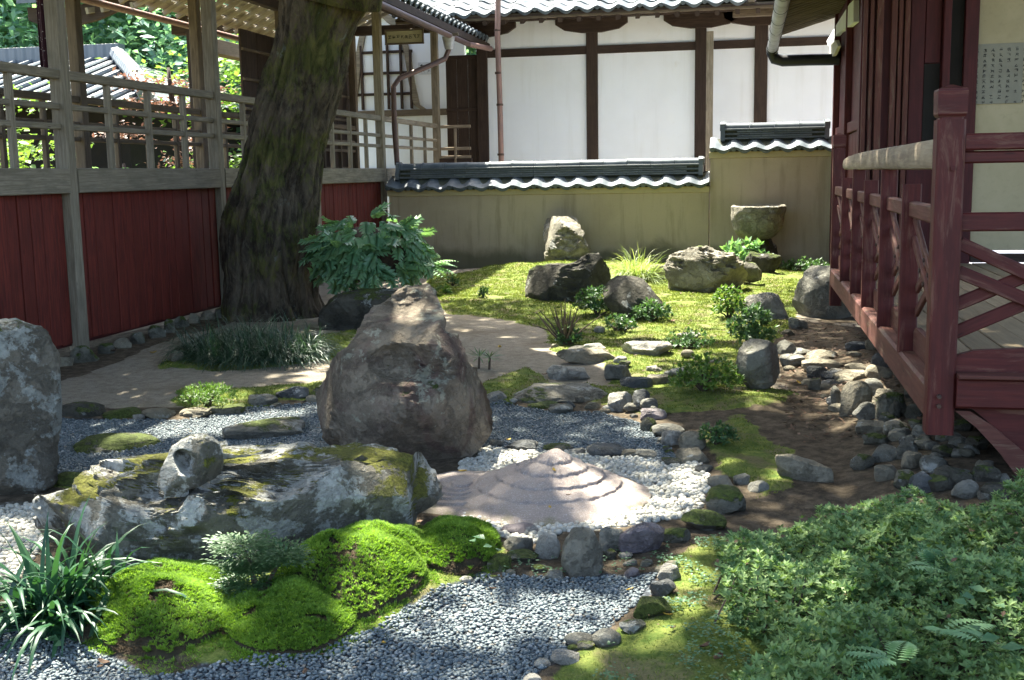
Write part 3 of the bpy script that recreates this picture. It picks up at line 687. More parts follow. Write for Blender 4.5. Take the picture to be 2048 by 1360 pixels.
# veranda floor
for i in range(20):
    x = 1.02 + i * .17; bx('floor_plank', (x + .002, 5.52, .585 + .003 * (i % 3)), (x + .166, YF - .06, .62 + .003 * (i % 3)), 'floor')
for y in (5.9, 7.5, 9.1, 10.7): bx('floor_joist', (.95, y, .45), (4.4, y + .1, .583), 'red_dk')
for x in (1.4, 2.9):
    for y in (6.2, 8.6, 11.0): bx('floor_post', (x, y, -.2), (x + .13, y + .13, .45), 'red_dk')
bx('under_shade_sheet', (1.95, 5.9, -.3), (2.0, 12, .45), 'dark')  # added dark sheet, the gloom below the veranda floor as colour
# eave of the hall: rafters, boards, fascia, roof slab
for i in range(62):
    y = 3.4 + i * .25; barp('rafter', (.50, y, 3.70), (1.60, y, 4.02), .07, .085, 'wood_b', ver)
for k in range(6):
    a, c = .48 + k * .2, .48 + k * .2 + .196; za, zc = 3.755 + (a - .5) * .29, 3.755 + (c - .5) * .29
    barp('eave_board', ((a + c) / 2, 3.2, (za + zc) / 2), ((a + c) / 2, 18.75, (za + zc) / 2), .2, .018, 'wood_d', ver, (-.29, 0, 1))
barp('fascia', (.49, 3.2, 3.70), (.49, 18.76, 3.70), .03, .14, 'wood_d', ver)
mb = MB(); mb.prism([(.46, 3.79), (.46, 3.86), (4.6, 5.6), (4.6, 5.1)], (0, 3.1, 0), (1, 0, 0), (0, 0, 1), (0, 1, 0), 15.7); mb.part('roof_slab', M['tile_d'], ver)
pl = [onx(*p, 1.33) for p in ((1660, 92), (1657, 82), (1680, 44), (1704, 7), (1712, 0), (1712, 44), (1700, 54), (1680, 66))]
mb = MB(); mb.prism([(p.y, p.z) for p in pl], (1.30, 0, 0), (0, 1, 0), (0, 0, 1), (1, 0, 0), .07); mb.part('white_plaster_gable', M['white'], ver)
pl = [onx(*p, 1.28) for p in ((1661, 118), (1663, 92), (1676, 80), (1680, 92), (1672, 110))]
mb = MB(); mb.prism([(p.y, p.z) for p in pl], (1.25, 0, 0), (0, 1, 0), (0, 0, 1), (1, 0, 0), .045); mb.part('beam_nose', M['cream_l'], ver)
# gutter and its black elbow
gt = thing('eave_gutter', 'silver jointed gutter pipe with black elbow running to the red hall', 'gutter', (.36, 15, 3.4))
mb = MB(); mb.tube([(.36, 3.5, 3.44), (.36, 18.25, 3.43)], .082, 14); mb.part('pipe', M['zinc'], gt, True)
for i in range(14):
    y = 4.2 + i * 1.06; mb = MB(); mb.tube([(.36, y, 3.44), (.36, y + .05, 3.44)], .090, 14); mb.part('pipe_ring', M['black'], gt, True)
mb = MB(); mb.tube([(.36, 18.2, 3.46), (.355, 18.3, 3.36), (.40, 18.32, 3.27), (.52, 18.32, 3.235), (.9, 18.32, 3.235), (1.36, 18.32, 3.225)], .088, 14); mb.part('elbow', M['black'], gt, True)
mb = MB(); mb.tube([(.36, 18.22, 3.42), (.36, 18.26, 3.42)], .096, 14); mb.part('pipe_ring', M['zinc'], gt, True)
# paper notice with its columns of writing
nt_ = thing('wall_notice', 'faded paper notice with columns of handwritten characters on the cream wall', 'notice', (2.5, YF, 2.5))
pa, pb_ = ony(1913, 90, YF), ony(2043, 206, YF)
mb = MB(); mb.box((pa.x, YF + .006, pb_.z), (pb_.x, YF + .017, pa.z)); mb.part('sheet', M['paper'], nt_)
text_block('lettering', nt_, (pa.x + .05, YF + .004, pa.z - .06), (1, 0, 0), (0, 0, 1), .038, 9, 11, .073, .05, True, 300)
# ---- railing
RX, RY = .88, 5.45
def newel(name, x, y, top, bot, w, mat):
    mb = MB(); h = w / 2
    mb.beam((x, y, bot), (x, y, top - .155), w, w, (1, 0, 0), .010); mb.beam((x, y, top - .155), (x, y, top - .143), w * .84, w * .84, (1, 0, 0), .01)
    o = mb.part(name, M[mat], ver)
    mb = MB(); lv = [(top - .143, .90), (top - .13, 1.02), (top - .03, 1.05), (top - .02, 1.0), (top, .12)]; i0 = 0
    for z, s in lv:
        for a, b_ in ((-1, -1), (1, -1), (1, 1), (-1, 1)): mb.v.append((x + a * h * s, y + b_ * h * s, z))
    for k in range(len(lv) - 1):
        for i in range(4): j = (i + 1) % 4; mb.face([k * 4 + i, k * 4 + j, k * 4 + 4 + j, k * 4 + 4 + i], [(0, 0), (.1, 0), (.1, .1), (0, .1)])
    mb.face([0, 1, 2, 3]); mb.face([16, 17, 18, 19])
    put('cap', mb.mesh('cap', M[mat]), o, (0, 0, 0)); return o
nw = newel('newel_post', RX + .012, RY, 1.955, .36, .122, 'red')
mb = MB(); mb.box((RX + .012, RY - .075, 1.575), (RX + .03, RY - .061, 1.595)); put('peg', mb.mesh('peg', M['red']), nw)
for z in (.545, .50): mb = MB(); mb.tube([(RX, RY - .085, z), (RX, RY - .055, z)], .010, 8); put('bolt', mb.mesh('bolt', M['iron'], True), nw)
newel('newel_post', RX + .02, 11.85, 1.93, .20, .115, 'red')
# broken bare top rail
mb = MB(); pts, i0 = [], 0; secs = [(5.51, 1.0, .072, 0), (6.5, .99, .071, -.004), (7.6, .98, .069, -.006), (8.6, .97, .067, -.008), (9.4, .98, .066, -.012), (10.1, .93, .06, -.02), (10.55, .80, .05, -.03), (10.8, .5, .03, -.04)]
for y, s, h, dz in secs:
    for k in range(12):
        a = 2 * math.pi * k / 12; c_, s_ = math.cos(a), math.sin(a); e = .55
        mb.v.append((RX + .05 * s * abs(c_) ** e * (1 if c_ > 0 else -1) + .006 * mn.noise(Vector((y * 2, k, 0))), y, 1.652 + dz + h * abs(s_) ** e * (1 if s_ > 0 else -1) + .006 * mn.noise(Vector((y * 2, k, 5)))))
for q in range(len(secs) - 1):
    for k in range(12):
        j = (k + 1) % 12; mb.face([q * 12 + k, q * 12 + j, q * 12 + 12 + j, q * 12 + 12 + k], [(secs[q][0], k * .03), (secs[q][0], k * .03 + .03), (secs[q + 1][0], k * .03 + .03), (secs[q + 1][0], k * .03)])
mb.face(list(range(12))); mb.face([84 + k for k in range(12)])
o = mb.part('top_rail', M['bare'], ver, True); o['label'] = 'bare weathered broken end of the top rail'
VY = [6.49, 7.5, 8.54, 9.46, 10.5]
barp('mid_rail', (RX + .01, 5.52, 1.365), (RX + .01, 11.79, 1.365), .05, .085, 'red_w', ver)
for i, y in enumerate(VY):
    tall = i % 2 == 1; barp('baluster', (RX, y, .575), (RX, y, 1.578 if tall else 1.50), .10, .05, 'red_dk' if False else 'red', ver, (0, 1, 0))
yy = [RY + .06] + VY + [11.79]
for a, b_ in zip(yy[:-1], yy[1:]):
    a, b_ = a + .03, b_ - .03; L = b_ - a
    for (z0, z1), xo in ((((.80), 1.20), .0), ((.93, 1.32), .0), ((1.32, .93), .026), ((1.20, .80), .026)):
        barp('lattice_slat', (RX + .018 + xo, a, z0), (RX + .018 + xo, b_, z1), .022, .05, 'red_w', ver)
    for u, z in ((.5, 1.0), (.5, 1.125), (.35, 1.06), (.65, 1.06)):
        mb = MB(); y = a + L * u; mb.tube([(RX - .002, y, z), (RX + .008, y, z)], .012, 8); mb.part('peg', M['iron'], ver, True)
    mb = MB(); mb.prism([(0, 0), (0, .10), (.06, .135), (L - .06, .135), (L, .10), (L, 0)], (RX + .03, a, .59), (0, 1, 0), (0, 0, 1), (1, 0, 0), .03); mb.part('toe_board', M['red_w'], ver)
mb = MB(); mb.beam((RX + .01, 5.515, .50), (RX + .01, 11.79, .50), .11, .17, (0, 0, 1), .014); mb.part('base_beam', M['red_w'], ver)
for y in (7.72, 9.6): bx('beam_end', (.92, y, .30), (1.9, y + .13, .412), 'red_dk')
# front railing turning the corner to the right
x0, x1 = RX + .075, 3.2
barp('top_rail', (x0, RY, 1.70), (x1, RY, 1.70), .10, .075, 'red', ver); barp('top_rail', (x0, RY + .01, 1.632), (x1, RY + .01, 1.632), .075, .055, 'red', ver)
barp('mid_rail', (x0, RY, 1.342), (x1, RY, 1.342), .05, .085, 'red', ver)
for (z0, z1), yo in (((1.245, .72), 0), ((1.115, .60 + .04), 0), ((.83, 1.34), .028), ((.96, 1.46), .028)):
    zz1 = min(z1, 1.295); f_ = (zz1 - z0) / (z1 - z0)
    barp('lattice_slat', (x0, RY + yo, z0), (x0 + 1.1 * f_, RY + yo, zz1), .024, .062, 'red', ver)
mb = MB(); mb.prism([(0, 0), (0, .075), (.08, .10), (.3, .112), (2.2, .112), (2.2, 0)], (x0, RY - .03, .655), (1, 0, 0), (0, 0, 1), (0, 1, 0), .04); mb.part('toe_board', M['red'], ver)
barp('ledge', (x0, RY - .05, .645), (x1, RY - .05, .645), .15, .018, 'red_w', ver)
mb = MB(); mb.beam((x0, RY - .03, .563), (x1, RY - .03, .563), .11, .143, (0, 0, 1), .012); mb.part('base_beam', M['red'], ver)
# arched spandrel under the base beam
rim = [(.955, .475), (1.05, .40), (1.16, .28), (1.26, .14), (1.38, -.02), (1.50, -.2)]; rim2 = [(1.02, .475), (1.12, .41), (1.25, .30), (1.38, .18), (1.52, .06), (1.66, -.1)]
mb = MB(); mb.prism(rim + rim2[::-1], (0, RY - .05, 0), (1, 0, 0), (0, 0, 1), (0, 1, 0), .09); mb.part('arch_rim', M['red_w'], ver)
mb = MB(); mb.prism([(1.03, .486)] + rim2[1:] + [(2.4, -.1), (2.4, .486)], (0, RY - .02, 0), (1, 0, 0), (0, 0, 1), (0, 1, 0), .05); mb.part('arch_panel', M['red'], ver)

# ================================================================ THE OLD TREE
def bark_mat():
    m, n, b, _ = newmat('mossy_bark'); g = G(n)
    co = g.coord('Object', (1, 1, .35), False); c2 = g.coord('Object', (1, 1, 1), False)
    a = g.noise(co, 7, 8, .68, .6); f = g.noise(co, 34, 5, .7); bgn = g.noise(c2, 1.5, 6, .65, .4)
    c = g.mix(g.ramp(a, .35, .66), (.028, .021, .015), (.135, .105, .073)); c = g.mix(g.ramp(f, .5, .75, 0, .6), c, (.20, .17, .13))
    k = g.ramp(g.math('ADD', bgn, g.math('MULTIPLY', g.math('SUBTRACT', f, .5), .5)), .485, .615, 0, .75)
    c = g.mix(k, c, g.mix(g.ramp(a, .35, .7), (.045, .055, .012), (.15, .145, .032)))
    k2 = g.ramp(g.noise(c2, 3.1, 7, .7, .5), .64, .72, 0, .6); c = g.mix(k2, c, (.20, .225, .19))
    n.links.new(c, b.inputs['Base Color']); b.inputs['Roughness'].default_value = .92; b.inputs['Specular IOR Level'].default_value = .2
    h = g.math('ADD', a, g.math('MULTIPLY', f, .35)); n.links.new(g.bump(h, 1.0, .05), b.inputs['Normal']); return m
M['bark'] = bark_mat()
TY = 12.15
tree = thing('old_tree', 'massive leaning old tree with mossy furrowed trunk beside the red walkway', 'tree', (-5.3, TY, 0))
rows = [(-60, 566, 770), (0, 560, 738), (50, 554, 714), (100, 545, 698), (150, 531, 690), (200, 516, 678), (250, 501, 662), (300, 487, 652), (350, 474, 643), (400, 460, 640), (440, 443, 636), (475, 437, 632), (510, 442, 628), (550, 448, 624), (590, 452, 628), (620, 452, 636), (650, 450, 648), (680, 436, 668)]
NT, NR = 200, 280; V = []; zs = []
ra = np.array(rows, float)
for i in range(NR + 1):
    py = 680 - (680 + 60) * i / NR
    l, r = np.interp(py, ra[:, 0], ra[:, 1]), np.interp(py, ra[:, 0], ra[:, 2])
    pl_, pr_ = ony(l, py, TY), ony(r, py, TY); c = (pl_ + pr_) / 2; w = (pr_.x - pl_.x) / 2 * .93
    dpt = min(w, .52)
    for k in range(NT):
        a = 2 * math.pi * k / NT + .25 * math.sin(i * .03); q = Vector((math.cos(a) * 1.4, math.sin(a) * 1.4, c.z * .55))
        fur = mn.noise(Vector((q.x * 2.2, q.y * 2.2, c.z * .45))); fur2 = mn.noise(Vector((q.x * 5, q.y * 5, c.z * 1.1 + 7)))
        lump = mn.noise(Vector((q.x * 1.3, q.y * 1.3, c.z * 1.6 + 3)))
        pl2 = 1 - abs(mn.noise(Vector((q.x * 4.2 + .5 * lump, q.y * 4.2, c.z * .9 + 11)))) * 2.4; s = 1 + .035 * pl2 * abs(pl2) + .022 * (.4 - abs(mn.noise(Vector((q.x * 11, q.y * 11, c.z * 3.2))))) + .13 * lump - .34 * max(0, .35 - abs(fur) * 2.2) - .14 * max(0, .3 - abs(fur2) * 2) + .03 * mn.noise(q * 9) + .05 * mn.noise(Vector((q.x * 3, q.y * 3, c.z * 4)))
        if c.z < .5: s += (.5 - c.z) * .25 * (.4 + max(0, math.sin(a * 3 + 1.0)))
        V.append((c.x + w * s * math.cos(a), c.y + dpt * s * math.sin(a), c.z))
V = np.array(V); top_c = V[-NT:].mean(0)
ii = np.arange((NR + 1) * NT).reshape(NR + 1, NT)
Fq = np.stack([ii[:-1], np.roll(ii[:-1], -1, 1), np.roll(ii[1:], -1, 1), ii[1:]], -1).reshape(-1, 4)
put('trunk', mesh_np('trunk', V, Fq, M['bark'], True), tree)
# limbs above the frame
def limb(par, pts, r, name='limb', mat='bark'):
    mb = MB(); P = [Vector(p) for p in pts]; Q = []; R = []
    for i in range(len(P) - 1):
        for k in range(5):
            t = k / 5; Q.append(P[i].lerp(P[i + 1], t) + Vector((mn.noise(P[i] * 3 + Vector((t, 0, 0))), mn.noise(P[i] * 3 + Vector((0, t, 0))), 0)) * .08); R.append(r[i] + (r[i + 1] - r[i]) * t)
    Q.append(P[-1]); R.append(r[-1]); mb.tube(Q, R, 12); return mb.part(name, M[mat], par, 'all')
tc = Vector(top_c)
limb(tree, [tc - Vector((.05, 0, .3)), tc + Vector((.35, -.2, 1.2)), tc + Vector((1.0, -1.0, 2.6)), tc + Vector((2.2, -2.4, 4.0)), tc + Vector((4.2, -4.0, 5.0))], [.56, .48, .36, .22, .08])
limb(tree, [tc + Vector((.3, -.1, .8)), tc + Vector((1.4, .6, 2.2)), tc + Vector((3.2, 1.0, 3.6)), tc + Vector((5.6, .8, 4.6))], [.36, .28, .2, .07])
limb(tree, [tc + Vector((.1, 0, .6)), tc + Vector((-.3, .9, 2.4)), tc + Vector((-.2, 2.6, 4.2)), tc + Vector((.6, 4.6, 5.2))], [.34, .27, .17, .06])
limb(tree, [tc + Vector((.5, -.5, 1.5)), tc + Vector((.2, -3.0, 3.0)), tc + Vector((.4, -6.0, 4.2)), tc + Vector((1.0, -9.0, 5.0))], [.3, .22, .14, .05])
limb(tree, [tc + Vector((1.2, -1.2, 2.8)), tc + Vector((3.4, -4.4, 4.0)), tc + Vector((5.4, -7.0, 4.6))], [.26, .15, .05])

def leaf_cards(P, N, D, L, Wd, fold=.15):
    """folded diamond leaves: base P, direction D, side from N; returns V, F(tri)"""
    n = len(P); D = D / np.linalg.norm(D, axis=1, keepdims=True); S = np.cross(D, N); S /= np.linalg.norm(S, axis=1, keepdims=True) + 1e-9; U = np.cross(S, D)
    L = np.broadcast_to(np.asarray(L, float), (n,))[:, None]; Wd = np.broadcast_to(np.asarray(Wd, float), (n,))[:, None]
    a = P; m1 = P + D * L * .48 + S * Wd / 2 + U * Wd * fold; m2 = P + D * L * .48 - S * Wd / 2 + U * Wd * fold; t = P + D * L
    V = np.stack([a, m1, t, m2], 1).reshape(-1, 3); b = np.arange(n)[:, None] * 4
    return V, np.concatenate([b + np.array([[0, 1, 2]]), b + np.array([[0, 2, 3]])], 1).reshape(-1, 3)
def rdir(n):
    v = rng.normal(size=(n, 3)); return v / np.linalg.norm(v, axis=1, keepdims=True)
# crown: clumps of leaves over the garden, open where the photograph's sun patches fall
SUNP = [([(1240, 480), (1480, 480), (1545, 560), (1500, 690), (1300, 720), (1180, 680), (1290, 610), (1200, 560)], .08), ([(860, 566), (1090, 566), (1090, 602), (860, 602)], .06),
        ([(900, 660), (1110, 690), (1130, 740), (960, 735)], 0), ([(1100, 676), (1340, 676), (1330, 765), (1090, 765)], .08), ([(440, 828), (570, 832), (560, 872), (430, 872)], 0),
        ([(200, 838), (470, 828), (640, 800), (640, 822), (420, 865), (180, 905)], 0), ([(1130, 905), (1240, 960), (1300, 1010), (1240, 1025), (1130, 980)], .12),
        ([(1290, 950), (1405, 960), (1400, 1005), (1290, 1050), (960, 1075), (930, 1045), (1100, 1055), (1310, 1005)], 0), ([(960, 895), (1110, 902), (1010, 945), (950, 930)], 0), ([(1665, 735), (1770, 725), (1800, 800), (1700, 840)], .1), ([(1560, 690), (1660, 690), (1670, 740), (1560, 735)], .05), ([(1425, 1085), (1510, 1055), (1530, 1125), (1440, 1155)], .25), ([(1560, 1140), (1700, 1120), (1720, 1180), (1580, 1200)], .25), ([(1480, 1290), (1620, 1280), (1640, 1340), (1470, 1345)], .25),
        ([(225, 1140), (400, 1120), (440, 1190), (420, 1230), (230, 1210)], .1), ([(600, 1110), (760, 1060), (830, 1090), (760, 1180), (640, 1190)], .12), ([(480, 1210), (720, 1200), (700, 1270), (560, 1280)], .08),
        ([(640, 430), (830, 430), (850, 500), (640, 480)], 0.9), ([(690, 690), (760, 600), (850, 565), (890, 620), (760, 680), (680, 770)], .75), ([(200, 910), (640, 905), (880, 950), (850, 985), (450, 940), (120, 985)], .35),
        ([(-60, 630), (80, 640), (125, 700), (60, 760), (-60, 760)], .98), ([(350, 770), (500, 770), (480, 830), (340, 830)], .05), ([(1310, 1130), (1400, 1120), (1420, 1200), (1300, 1280), (1120, 1340), (1100, 1310), (1260, 1220)], .02),
        ([(180, 778), (250, 772), (250, 790), (180, 794)], 0), ([(600, 735), (660, 730), (650, 770), (590, 765)], 0), ([(0, 1000), (90, 1010), (40, 1100), (0, 1110)], 0),
        ([(880, 1180), (1300, 1190), (1180, 1260), (850, 1300)], 0), ([(1090, 440), (1160, 440), (1180, 500), (1090, 480)], .8), ([(1190, 790), (1320, 790), (1380, 870), (1290, 860)], .05),
        ([(1440, 830), (1520, 840), (1540, 870), (1440, 870)], 0), ([(420, 1050), (560, 1050), (600, 1130), (450, 1150)], .2), ([(1470, 690), (1530, 690), (1530, 760), (1480, 750)], .25)]
nc = 1620; C = np.column_stack([rng.uniform(-10.5, 4.5, nc), rng.uniform(.5, 17.6, nc), rng.uniform(7.6, 10.4, nc)]); C = C[(C[:, 1] < 15.5) | (rng.random(nc) < .5)]; nc = len(C)
npc = 60; P = (C[:, None, :] + rng.normal(size=(nc, npc, 3)) * np.array([.55, .55, .28])).reshape(-1, 3)
sv = np.array(SUN); keep = np.ones(len(P), bool)
for poly, z in SUNP:
    gp = P[:, :2] - sv[:2] * ((P[:, 2] - z) / sv[2])[:, None]
    pw_ = np.array([onz(x, y, z)[:2] for x, y in poly]); c = pw_.mean(0); big_ = 1.0 if len(poly) > 7 else 1.12
    hit = inpoly(gp, c + (pw_ - c) * big_); keep &= ~(hit & (rng.random(len(P)) < .97))
P = P[keep]; N = rdir(len(P)) + np.array([0, 0, 1.4]); D = rdir(len(P)); D[:, 2] -= .3
V, Fq = leaf_cards(P, N, D, rng.uniform(.16, .26, len(P)), rng.uniform(.08, .13, len(P)))
M['leaf_crown'] = leaf_mat('canopy_leaf', (.035, .07, .015), (.07, .12, .02), .35)
put('crown', mesh_np('crown', V, Fq, M['leaf_crown'], False, np.repeat(rng.random(len(P)), 4)), tree)

# ================================================================ BEYOND THE WALKWAY: HALL ROOF AND TREES
bh = thing('background_hall', 'tiled hip roof of a temple hall seen through the walkway lattice', 'building', (-24, 33, 0))
rf = [(-44, 30), (-15.2, 30), (-15.2, 44), (-44, 44)]
E0, R0 = 3.8, 5.6
mb = MB(); mb.v = [(-46, 29, E0), (-16.3, 29, E0), (-16.3, 41, E0), (-46, 41, E0), (-41, 35, R0), (-20.6, 35, R0)]
mb.face([0, 1, 5, 4], [(0, 0), (30, 0), (25, 9), (6, 9)]); mb.face([1, 2, 5], [(0, 0), (16, 0), (8, 9)]); mb.face([2, 3, 4, 5], [(0, 0), (30, 0), (25, 9), (6, 9)]); mb.face([3, 0, 4], [(0, 0), (16, 0), (8, 9)]); mb.face([0, 3, 2, 1])
m, n_, b_, _ = newmat('distant_silver_tiles'); g = G(n_); co = g.coord('Object', rnd=False)
w = g.node('ShaderNodeTexWave', wave_type='BANDS', bands_direction='X'); g.L(co, w.inputs['Vector']); w.inputs['Scale'].default_value = .95
w2 = g.node('ShaderNodeTexWave', wave_type='BANDS', bands_direction='Y'); g.L(co, w2.inputs['Vector']); w2.inputs['Scale'].default_value = .9
n_.links.new(g.mix(g.noise(co, .8, 5), (.11, .125, .14), (.18, .20, .215)), b_.inputs['Base Color']); b_.inputs['Roughness'].default_value = .45
n_.links.new(g.bump(g.math('ADD', w.outputs['Fac'], g.math('MULTIPLY', w2.outputs['Fac'], .3)), .8, .08), b_.inputs['Normal'])
mb.part('roof', m, bh)
for i in range(51):
    x = -45.7 + i * .58; mb = MB(); yy_ = 6 * min(1, max(.05, (x + 46) / 5, 0), max(.05, (-16.3 - x) / 4.3)); mb.tube([(x, 28.95, E0 + .06), (x, 29 + yy_, E0 + .05 + (R0 - E0) * yy_ / 6)], .065, 6); mb.part('tile_row', m, bh, True)
mb = MB(); mb.box((-41.2, 34.8, R0 - .1), (-20.4, 35.2, R0 + .45)); mb.part('roof_ridge', m, bh)
mb = MB(); mb.tube([(-16.2, 28.9, E0 + .12), (-18, 31.4, E0 + 1.0), (-20.6, 35, R0 + .15)], .25, 8); mb.part('hip_ridge', m, bh, True)
mb = MB(); mb.box((-44, 31, -.1), (-18, 39.5, E0 - .02)); mb.part('wall', M['dark'], bh)  # dark box stands in for the shaded interior below the roof
for x in (-19.2, -21.6, -24, -26.4, -28.8): bx('post', (x, 29.6, -.1), (x + .35, 29.95, E0), 'wood_d', bh)
gate = thing('timber_gate', 'dark timber gate with gabled eave and carved bargeboard beyond the walkway', 'gate', (-13, 22, 0))
bx('post', (-11.35, 22.0, -.1), (-10.95, 22.4, 5.0), 'wood_d', gate); bx('post', (-11.35, 25.4, -.1), (-10.95, 25.8, 5.0), 'wood_d', gate)
bx('beam', (-11.7, 22.05, 4.55), (-9.6, 22.35, 4.9), 'wood_d', gate); bx('beam', (-11.3, 22.4, 4.2), (-11.0, 25.4, 4.5), 'wood_b', gate)
mb = MB(); mb.prism([(0, 0), (.3, -.12), (.9, -.16), (1.5, -.05), (2.3, .22), (2.3, .5), (1.4, .28), (.7, .2), (0, .25)], (-14.0, 20.6, 4.75), (1, 0, 0), (0, 0, 1), (0, 1, 0), .12); mb.part('bargeboard', M['wood_d'], gate)
for i in range(9): barp('rafter', (-13.6 + i * .32, 20.5, 4.8 + i * .02), (-12.4 + i * .32, 22.6, 5.3 + i * .02), .1, .12, 'wood', gate)
mb = MB(); mb.prism([(0, 0), (3.4, 0), (3.4, .1), (0, .1)], (-14.1, 20.4, 5.05), (1, 0, 0), (0, .2, .98), (0, .98, .2), 2.6); mb.part('gate_roof', M['tile_d'], gate)
def bg_tree(name, label, loc, h, r, cols, n, leaf=.28, flat=.75, trunk=.2, group='trees beyond the walkway', low=.25, layered=False):
    x, y = loc; t = thing(name, label, 'tree', (x, y, -.08), group)
    limb(t, [(x, y, -.1), (x + .2, y, h * .4), (x - .1, y + .2, h * .9)], [trunk, trunk * .7, trunk * .2], 'trunk', 'wood_d')
    k = max(12, n // 130); Cc = rdir(k) * (rng.random((k, 1)) ** .4) * np.array([r, r, h * (1 - low) / 2 * .95]) + np.array([x, y, h * (1 + low) / 2])
    sp = np.array([.26 * r, .26 * r, .07 * r if layered else .16 * r]); P = (Cc[:, None] + rng.normal(size=(k, n // k, 3)) * sp).reshape(-1, 3)
    P = P[P[:, 2] > .05]
    N = rdir(len(P)) + np.array([0, 0, 1.2]); D = rdir(len(P)); D[:, 2] *= .5
    V, Fq = leaf_cards(P, N, D, rng.uniform(.7, 1.3, len(P)) * leaf, rng.uniform(.4, .7, len(P)) * leaf)
    put('crown', mesh_np('crown', V, Fq, cols, False, np.repeat(np.clip(rng.normal(.5, .25, len(P)), 0, 1), 4)), t); return t
LF = dict(dark=leaf_mat('hazed_dark_foliage', (.07, .16, .12), (.18, .30, .18), .5), blue=leaf_mat('hazed_blue_green_foliage', (.11, .24, .21), (.25, .40, .33), .5), lime=leaf_mat('lime_foliage', (.09, .17, .04), (.19, .28, .08), .4),  # dark and blue greens lightened to put haze into the far crowns
          red=leaf_mat('red_maple_foliage', (.13, .075, .055), (.23, .15, .11), .3, trc=(1.4, 1.0, .9)), mid=leaf_mat('mid_foliage', (.05, .10, .02), (.10, .16, .03), .35))
for nm, lb, lc, h, r, c, n, lf, lw, ly in [
    ('broadleaf_tree', 'tall blue green tree rising behind the distant roof at far left', (-31, 50), 19, 6.5, 'blue', 20000, .48, .1, False),
    ('broadleaf_tree', 'dark evergreen tree behind the walkway left of the red maple', (-22, 47), 19, 6.5, 'dark', 20000, .48, .05, False),
    ('broadleaf_tree', 'blue green evergreen directly above the red maple', (-16.5, 42), 14, 5.5, 'blue', 18000, .4, .05, False),
    ('broadleaf_tree', 'dark dense tree behind the timber gate', (-9, 44), 15, 6.5, 'dark', 16000, .42, .05, False),
    ('broadleaf_tree', 'dark tree at the left edge behind the tiled roof', (-40, 54), 20, 7, 'dark', 18000, .55, .1, False),
    ('maple_tree', 'red and pink leaved maple seen through the lattice', (-12.6, 23.5), 4.5, 1.15, 'red', 1700, .11, .38, True),
    ('maple_tree', 'sunlit lime green maple in front of the distant hall at left', (-13.8, 17.6), 3.6, 2.0, 'lime', 3000, .16, .25, True),
    ('maple_tree', 'bright yellow green tree framed by the gate beam', (-13.6, 31), 6.0, 2.6, 'lime', 2600, .22, .2, True),
    ('shrub_tree', 'dark green clipped shrub low behind the lattice', (-11.5, 19.5), 2.1, 1.2, 'dark', 2200, .14, .1, False),
    ('shrub_tree', 'mid green shrub below the red maple', (-10.3, 20.5), 2.0, 1.0, 'mid', 1800, .13, .1, False)]:
    bg_tree(nm, lb, lc, h, r, LF[c], n, lf, low=lw, layered=ly, trunk=.12 + h * .012)
# ================================================================ ROCKS
RM = {
 'brown': rock_mat('purple_brown_rock', (.17, .135, .098), (.265, .215, .155), .34, .24, (.40, .385, .29), warm=(.165, .105, .085)),
 'boulder': rock_mat('spotted_lichen_rock', (.10, .088, .068), (.18, .16, .125), .78, .50, (.36, .37, .33)),
 'long': rock_mat('lichen_moss_rock', (.095, .086, .066), (.22, .20, .155), .85, .60, (.50, .49, .44), (.17, .17, .02)),
 'grey': rock_mat('grey_stone', (.155, .148, .122), (.26, .25, .21), .25, .22),
 'greym': rock_mat('mossy_grey_stone', (.11, .105, .08), (.19, .18, .14), .2, .66),
 'pale': rock_mat('pale_stone', (.31, .29, .25), (.45, .425, .37), .2, .14),
 'cream': rock_mat('cream_stone', (.225, .195, .14), (.33, .29, .21), .15, .16, streak=.25),
 'dark': rock_mat('dark_moss_and_shade_stone', (.055, .05, .038), (.10, .092, .07), .25, .48),  # mossy dark rocks, also stones whose shade is put into the colour
 'slate': rock_mat('slate_stone', (.075, .08, .085), (.135, .14, .14), .15, .1),
 'mossy': rock_mat('moss_covered_stone', (.13, .12, .09), (.20, .19, .15), .15, .95),
 'flat': rock_mat('flat_paving_stone', (.18, .165, .13), (.27, .25, .205), .3, .34),
 'rough': rock_mat('rough_tan_rock', (.22, .20, .15), (.36, .33, .26), .35, .28, streak=.2),
 'purple': rock_mat('purple_grey_stone', (.15, .125, .135), (.25, .215, .225), .3, .05),
}
_ico = {}
def ico(s):
    if s not in _ico:
        bm = bmesh.new(); bmesh.ops.create_icosphere(bm, subdivisions=s, radius=1); bm.verts.ensure_lookup_table()
        _ico[s] = (np.array([v.co[:] for v in bm.verts]), np.array([[v.index for v in f.verts] for f in bm.faces])); bm.free()
    return _ico[s]
